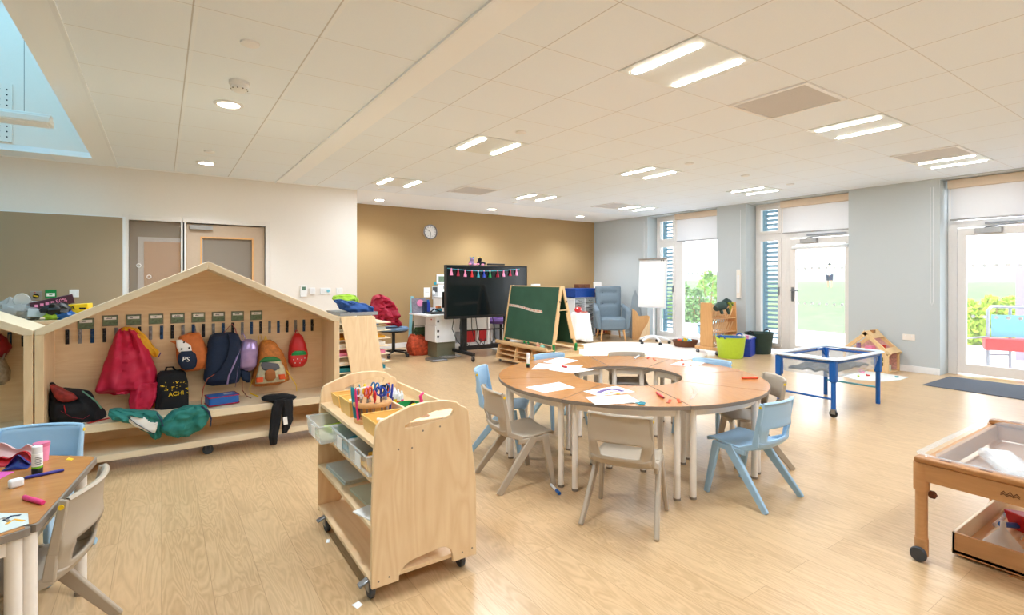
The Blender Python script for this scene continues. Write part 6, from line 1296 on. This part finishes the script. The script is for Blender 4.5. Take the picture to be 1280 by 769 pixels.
MB().bar((dp/2,.0,HA+.012),(dp/2,-.10,HA-.085),dp,.014,side=(1,0,0)).build('roof_board', fr, t, bevel=.002); MB().bar((dp/2,-.235,.335),(dp/2,-.30,.27),dp,.014,side=(1,0,0)).build('lower_roof_board', fr, t); MB().box(.12,.2,-.05,-.01,HA-.03,HA+.02).build('chimney_hole', M['oakbrown'], t)
MB().box(dp*.3,dp*.5,-.25,-.2,.015,.1).build('green_toy_sofa', M['sage'], t); MB().box(.1,.2,-.05,.05,H1+.006,H1+.07).build('pink_toy_bed', M['palepink'], t, bevel=.006); MB().box(.2,.26,-.16,-.12,H1+.006,H1+.09).build('red_toy_chair', M['red'], t, bevel=.004); MB().box(.1,.16,.12,.16,H1+.006,H1+.1).build('purple_toy_wardrobe', M['lilac'], t, bevel=.004)
# ================================================================ WATER TABLE
WX0_, WX1_, WY0_, WY1_ = 5.23, 6.2, 2.335, 2.85
t = thing('water_tray_stand','blue tubular water tray stand with a castor at the front corner','play table',((WX0_+WX1_)/2,(WY0_+WY1_)/2,0)); hx, hy2 = (WX1_-WX0_)/2, (WY1_-WY0_)/2; bl = plain('bright_blue_metal',(22,96,180),.35)
for sx in (-1,1):
    for sy in (-1,1):
        z0 = .08 if sx < 0 else 0
        l = MB().cyl((sx*hx,sy*hy2,z0),(sx*hx,sy*hy2,.50),.021,n=16).build('leg', bl, t)
        MB().box(sx*hx-.03,sx*hx+.03,sy*hy2-.03,sy*hy2+.03,.33,.53).build('corner_sleeve', bl, l, bevel=.012, seg=3)
m = MB(); q = []
for cx, cy, a0 in ((hx-.05,hy2-.05,0),(-hx+.05,hy2-.05,90),(-hx+.05,-hy2+.05,180),(hx-.05,-hy2+.05,270)):
    q += [(cx+.07*math.cos(math.radians(a0+k*18)),cy+.07*math.sin(math.radians(a0+k*18)),.515) for k in range(6)]
m.tube(q,.012,8,closed=True); m.build('top_frame', bl, t)
for sx in (-1,1): MB().cyl((sx*hx,-hy2,.17),(sx*hx,hy2,.17),.010).build('stretcher', M['skyblue'] if sx > 0 else bl, t)
m = MB()
for sx in (-1,1):
    for sy in (-1,1): m.tube([(sx*hx,sy*(hy2-.0),.36),(sx*(hx-.02),sy*(hy2-.005),.45),(sx*(hx-.07),sy*hy2,.515),(sx*(hx-.2),sy*hy2,.525)],.012,8)
m.build('corner_brace', bl, t)
for sy in (-1,1): castor(t, -hx, sy*hy2, .08, .036, 'dark')
w = thing('water_tray','translucent plastic water tray with pale rim held in the blue stand','tray',((WX0_+WX1_)/2,(WY0_+WY1_)/2,.37))
def shell(mb, a, b, z0, z1, n=8, rc=.08, tp=.9, grow=0):
    def f(u, v):
        k = u*4; s = int(k)%4; fr_ = k-int(k); z = z0+(z1-z0)*v; A, B = (a*(tp+(1-tp)*v)), (b*(tp+(1-tp)*v)); cs = ((1,1),(-1,1),(-1,-1),(1,-1))[s]; ang = math.radians(s*90+90*min(1,max(0,fr_*1.0))); return (cs[0]*(A-rc)+rc*math.cos(ang), cs[1]*(B-rc)+rc*math.sin(ang), z)
    mb.surf(f, 48, n, cu=True)
m = MB(); shell(m, hx+.03, hy2+.03, 0, .17); k0 = [m.bm.verts[i] for i in range(48)] if m.bm.verts.ensure_lookup_table() is None else None; m.bm.faces.new(k0); m.build('tray_body', M['clear2'], w, solid=.004)
m = MB(); q = []
for s in range(4):
    cs = ((1,1),(-1,1),(-1,-1),(1,-1))[s]
    for k in range(7): a = math.radians(s*90+k*15); q.append((cs[0]*(hx-.045)+.08*math.cos(a), cs[1]*(hy2-.045)+.08*math.sin(a), .175))
m.tube(q,.036,10,closed=True,flat=.36); m.build('rim', plain('pale_blue_plastic_rim',(206,218,230),.3), w)
m = MB(); m.surf(lambda u, v: ((u-.5)*2*(hx-.06),(v-.5)*2*(hy2-.06),.02+.085*abs(noise.noise(Vector((u*4,v*3,2))))*(1.3-abs(u-.45)*1.6)+.01), 40, 24); g = m.build('pebble_bed', M['sand'], w, solid=.02); g['kind'] = 'stuff'
# ================================================================ WOODEN SAND TABLE (right edge)
t = thing('sand_table','wooden play table with clear inset tray at the right edge of the picture','play table',(3.5,.62,0)); a, b, Z = .56, .31, .475; rm = M['rail']
for s in (-1,1):
    MB().box(s*a-.022,s*a+.022,-b,b,Z-.105,Z-.022).build('end_rail', rm, t, bevel=.004); MB().box(-a,a,s*b-.018,s*b+.018,Z-.105,Z-.022).build('side_rail', rm, t, bevel=.004)
    o = MB().box(s*a-.035,s*a+.035,-b-.02,b+.02,Z-.02,Z+.006).build('top_rail', M['oakbrown'], t, bevel=.008, seg=3)
    m = MB(); [m.cbox((s*a,y,Z+.0065),(.022,.04,.001)) for y in (-.2,-.06,.08,.22)]; m.build('grip_hole', M['wicker'], o)
for sx in (-1,1):
    for sy in (-1,1):
        l = MB().cyl((sx*(a-.0),sy*(b-.0),.03 if sx < 0 else 0),(sx*a,sy*b,Z-.13),.024,n=20).cyl((sx*a,sy*b,Z-.15),(sx*a,sy*b,Z-.022),.031,n=20).cyl((sx*a,sy*b,.02),(sx*a,sy*b,.10),.027,n=20).build('leg', M['rail'], t)
        if sx < 0: MB().lathe([(0,-.012),(.03,-.012),(.034,0),(.03,.012),(0,.012)],(sx*a-.038,sy*b,.034),axis='X',n=20).build('wheel', M['darkgrey'], l)
m = MB(); m.lathe([(0,0),(.018,0),(.02,.01),(.0,.016)],(-a+.03,b-.03,.30),axis='X',n=6).build('height_knob', M['wicker'], t)
m = MB(); q = [(-.03,0),(-.02,.012),(-.01,0),(0,.014),(.01,0),(.02,.012),(.03,.002)]; m.tube([(-a-.023,-y,Z-.068+z) for y, z in q],.0022,5).tube([(-a-.023,-y,Z-.074+z*.6) for y, z in q],.002,5).build('burnt_mark', M['wicker'], t)
w = thing('clear_tray','clear plastic inset tray in the wooden play table','tray',(3.5,.62,Z-.1)); m = MB(); shell(m, a-.04, b-.03, 0, .105, rc=.05); m.bm.verts.ensure_lookup_table(); m.bm.faces.new([m.bm.verts[i] for i in range(48)]); m.build('tray_body', M['clear2'], w, solid=.004)
m = MB(); q = []
for s in range(4):
    cs = ((1,1),(-1,1),(-1,-1),(1,-1))[s]
    for k in range(7): an = math.radians(s*90+k*15); q.append((cs[0]*(a-.06)+.05*math.cos(an), cs[1]*(b-.03)+.05*math.sin(an), .108))
m.tube(q,.016,8,closed=True,flat=.4).build('rim', M['clear2'], w); MB().box(-a+.05,a-.05,-b+.04,b-.04,-.012,-.006).build('base_board', M['rail'], w)
x, y = 3.72, .66; t = thing('plastic_bottle','clear empty plastic bottle lying in the tray','bottle',(x,y,Z-.09)); MB().lathe([(0,0),(.045,0),(.05,.03),(.05,.10),(.02,.15),(.016,.17),(0,.17)],n=20).build('bottle_body', M['clear'], t); MB().lathe([(0,.17),(.018,.17),(.018,.19),(0,.19)]).build('cap', M['clear'], t)
t = thing('plastic_lid','clear oblong plastic lid lying in the inset tray','lid',(3.38,.72,Z-.09),.5); MB().box(-.2,.2,-.07,.07,0,.05).build('tub_or_lid_body', M['clear'], t, bevel=.02, seg=3)  # oblong lid built as a low rounded box
t = thing('toy_cup','yellow toy cup at the right of the inset tray','cup',(3.62,.47,Z-.09)); MB().lathe([(0,0),(.03,0),(.038,.07),(.034,.07),(.026,.006),(0,.006)]).build('cup', M['yellow'], t)
# lower drawer tray
t = thing('wooden_tray','shallow wooden tray on the floor under the play table','tray',(3.57,.60,0)); c_, d_ = .48, .26
MB().box(-c_,c_,-d_,d_,.02,.032).build('base', M['birch_x'], t); MB().box(-c_,-c_+.014,-d_,d_,.012,.115).box(c_-.014,c_,-d_,d_,.012,.115).build('end_board', M['rail'], t, bevel=.003); MB().box(-c_,c_,-d_,-d_+.014,.012,.115).box(-c_,c_,d_-.014,d_,.012,.115).build('side_board', M['birch_pale'], t, bevel=.003)
m = MB(); q = [(-.0+.065*math.cos(k*PI/10)*(1), .012*math.sin(k*PI/10)) for k in range(20)]; m.prism([q],'yz',-c_-.0012,-c_+.002).build('hand_hole', M['oakbrown'], t, smooth=False); m = MB(); [m.cyl((sx*(c_-.05),sy*(d_-.05),0),(sx*(c_-.05),sy*(d_-.05),.02),.02) for sx in (-1,1) for sy in (-1,1)]; m.build('foot', M['dark'], t)
t = thing('funnel','frosted white funnel lying in the wooden tray','funnel',(3.32,.73,.033),.6); MB().lathe([(.07,0),(.072,.005),(.012,.085),(.01,.12),(.007,.12),(.009,.085)],n=24).build('funnel', plain('frosted_white',(236,234,230),.4,alpha=.85), t)
t = thing('scoop','red plastic scoop lying at the right of the wooden tray','scoop',(3.62,.70,.033),2.6); m = MB(); m.prism([[(-.07,0),(.05,0),(.09,.1),(-.09,.07)]],'xz',-.05,.05).build('scoop_body', M['red'], t, bevel=.008); MB().cyl((.05,0,.03),(.17,.02,.05),.013).build('blue_handle', M['blue'], t)
t = thing('tube','clear and blue plastic pipe lying at the back of the wooden tray','pipe',(3.66,.81,.033),.0); MB().cyl((-.12,0,.012),(.08,0,.012),.011).build('pipe', M['clear'], t); MB().cyl((.08,0,.012),(.13,0,.012),.014).build('blue_end', M['blue'], t)
for k, (x, y) in enumerate(((3.3,.56),(3.4,.66),(3.36,.45),(3.5,.7))): tag(MB().tube([(-.03,0,.003),(.03,.004,.003)],.003,6).build('wood_splinter', M['paper'], loc=(x,y,.033)), 'short pale stick scattered in the wooden tray', 'stick', 'sticks scattered in the wooden tray')
# ================================================================ LIGHT, SKY, CAMERA
w = bpy.data.worlds.new('sky'); bpy.context.scene.world = w; w.use_nodes = True; nt = w.node_tree; bg = nt.nodes['Background']
tcw = nd(nt, 'ShaderNodeTexCoord'); sp = nd(nt, 'ShaderNodeSeparateXYZ'); nt.links.new(tcw.outputs['Generated'], sp.inputs[0])
r = nd(nt, 'ShaderNodeValToRGB'); r.color_ramp.elements[0].position = 0; r.color_ramp.elements[0].color = (.92,.96,1,1); r.color_ramp.elements[1].position = .6; r.color_ramp.elements[1].color = (.80,.90,1,1)
nt.links.new(sp.outputs[2], r.inputs[0]); nt.links.new(r.outputs[0], bg.inputs['Color']); bg.inputs['Strength'].default_value = 3.6
for (y0, y1) in ((5.93,7.6),(3.67,5.33),(.88,2.53)):
    l = bpy.data.lights.new('window_portal', 'AREA'); l.shape = 'RECTANGLE'; l.size = 2.6; l.size_y = y1-y0; l.cycles.is_portal = True
    o = bpy.data.objects.new('window_portal', l); COL.objects.link(o); o.location = (XO+.4,(y0+y1)/2,1.33); o.rotation_euler = (0, PI/2, 0)
l = bpy.data.lights.new('skylight_portal', 'AREA'); l.shape = 'RECTANGLE'; l.size = 2.6; l.size_y = 6.3; l.cycles.is_portal = True
o = bpy.data.objects.new('skylight_portal', l); COL.objects.link(o); o.location = (-1.92,4.33,4.35)
# lamps: soft area light just below each twin strip fitting and downlight
def area(nm, loc, sx, sy, power, col, parent=None):
    l = bpy.data.lights.new(nm, 'AREA'); l.shape = 'RECTANGLE'; l.size = sx; l.size_y = sy; l.energy = power; l.color = col
    o = bpy.data.objects.new(nm, l); COL.objects.link(o); o.location = loc; return o
for (i, j) in lpos:
    x, y = tc(i, j); area('strip_lamp', (x,y,CZ-.03), .5, .5, {1: LP*1.1, 5: LP*.8, 9: LP*.3}[i]*(.4 if (i, j) == (1, 11) else 1), (.84,.97,1.12))
for x, y in ((.43,4.55),(.43,7.0),(3.09,8.62),(5.33,8.57),(7.53,8.48),(.43,2.1),(.43,-.3)):  # last two are added lamps out of view, brightening the left
    l = bpy.data.lights.new('downlight_lamp', 'SPOT'); l.energy = DP; l.spot_size = 2.3; l.spot_blend = .8; l.shadow_soft_size = .08; l.color = (.92,.99,1.06)
    o = bpy.data.objects.new('downlight_lamp', l); COL.objects.link(o); o.location = (x,y,CZ-.03)
area('corridor_fill', (.2,9.6,2.4), 1.6, 1.0, 28, (1,.93,.84))  # fill light added for the corridor, it has no fitting
cam = bpy.data.cameras.new('camera'); co = bpy.data.objects.new('camera', cam); COL.objects.link(co)
cam.sensor_width = 36; cam.sensor_fit = 'HORIZONTAL'; cam.lens = 36*FOC/1280; cam.shift_y = -(384.5-HOR)/1280; cam.clip_start = .02; cam.clip_end = 500
co.location = (0,0,EYE); co.rotation_euler = (PI/2, 0, -YAW)
sc = bpy.context.scene; sc.camera = co
sc.view_settings.view_transform = 'Standard'; sc.view_settings.look = 'None'; sc.view_settings.gamma = 1; sc.view_settings.exposure = EXPO
try: sc.view_settings.use_curve_mapping = False
except Exception: pass
sc.cycles.max_bounces = 20; sc.cycles.diffuse_bounces = 14; sc.cycles.transparent_max_bounces = 24; sc.cycles.glossy_bounces = 6
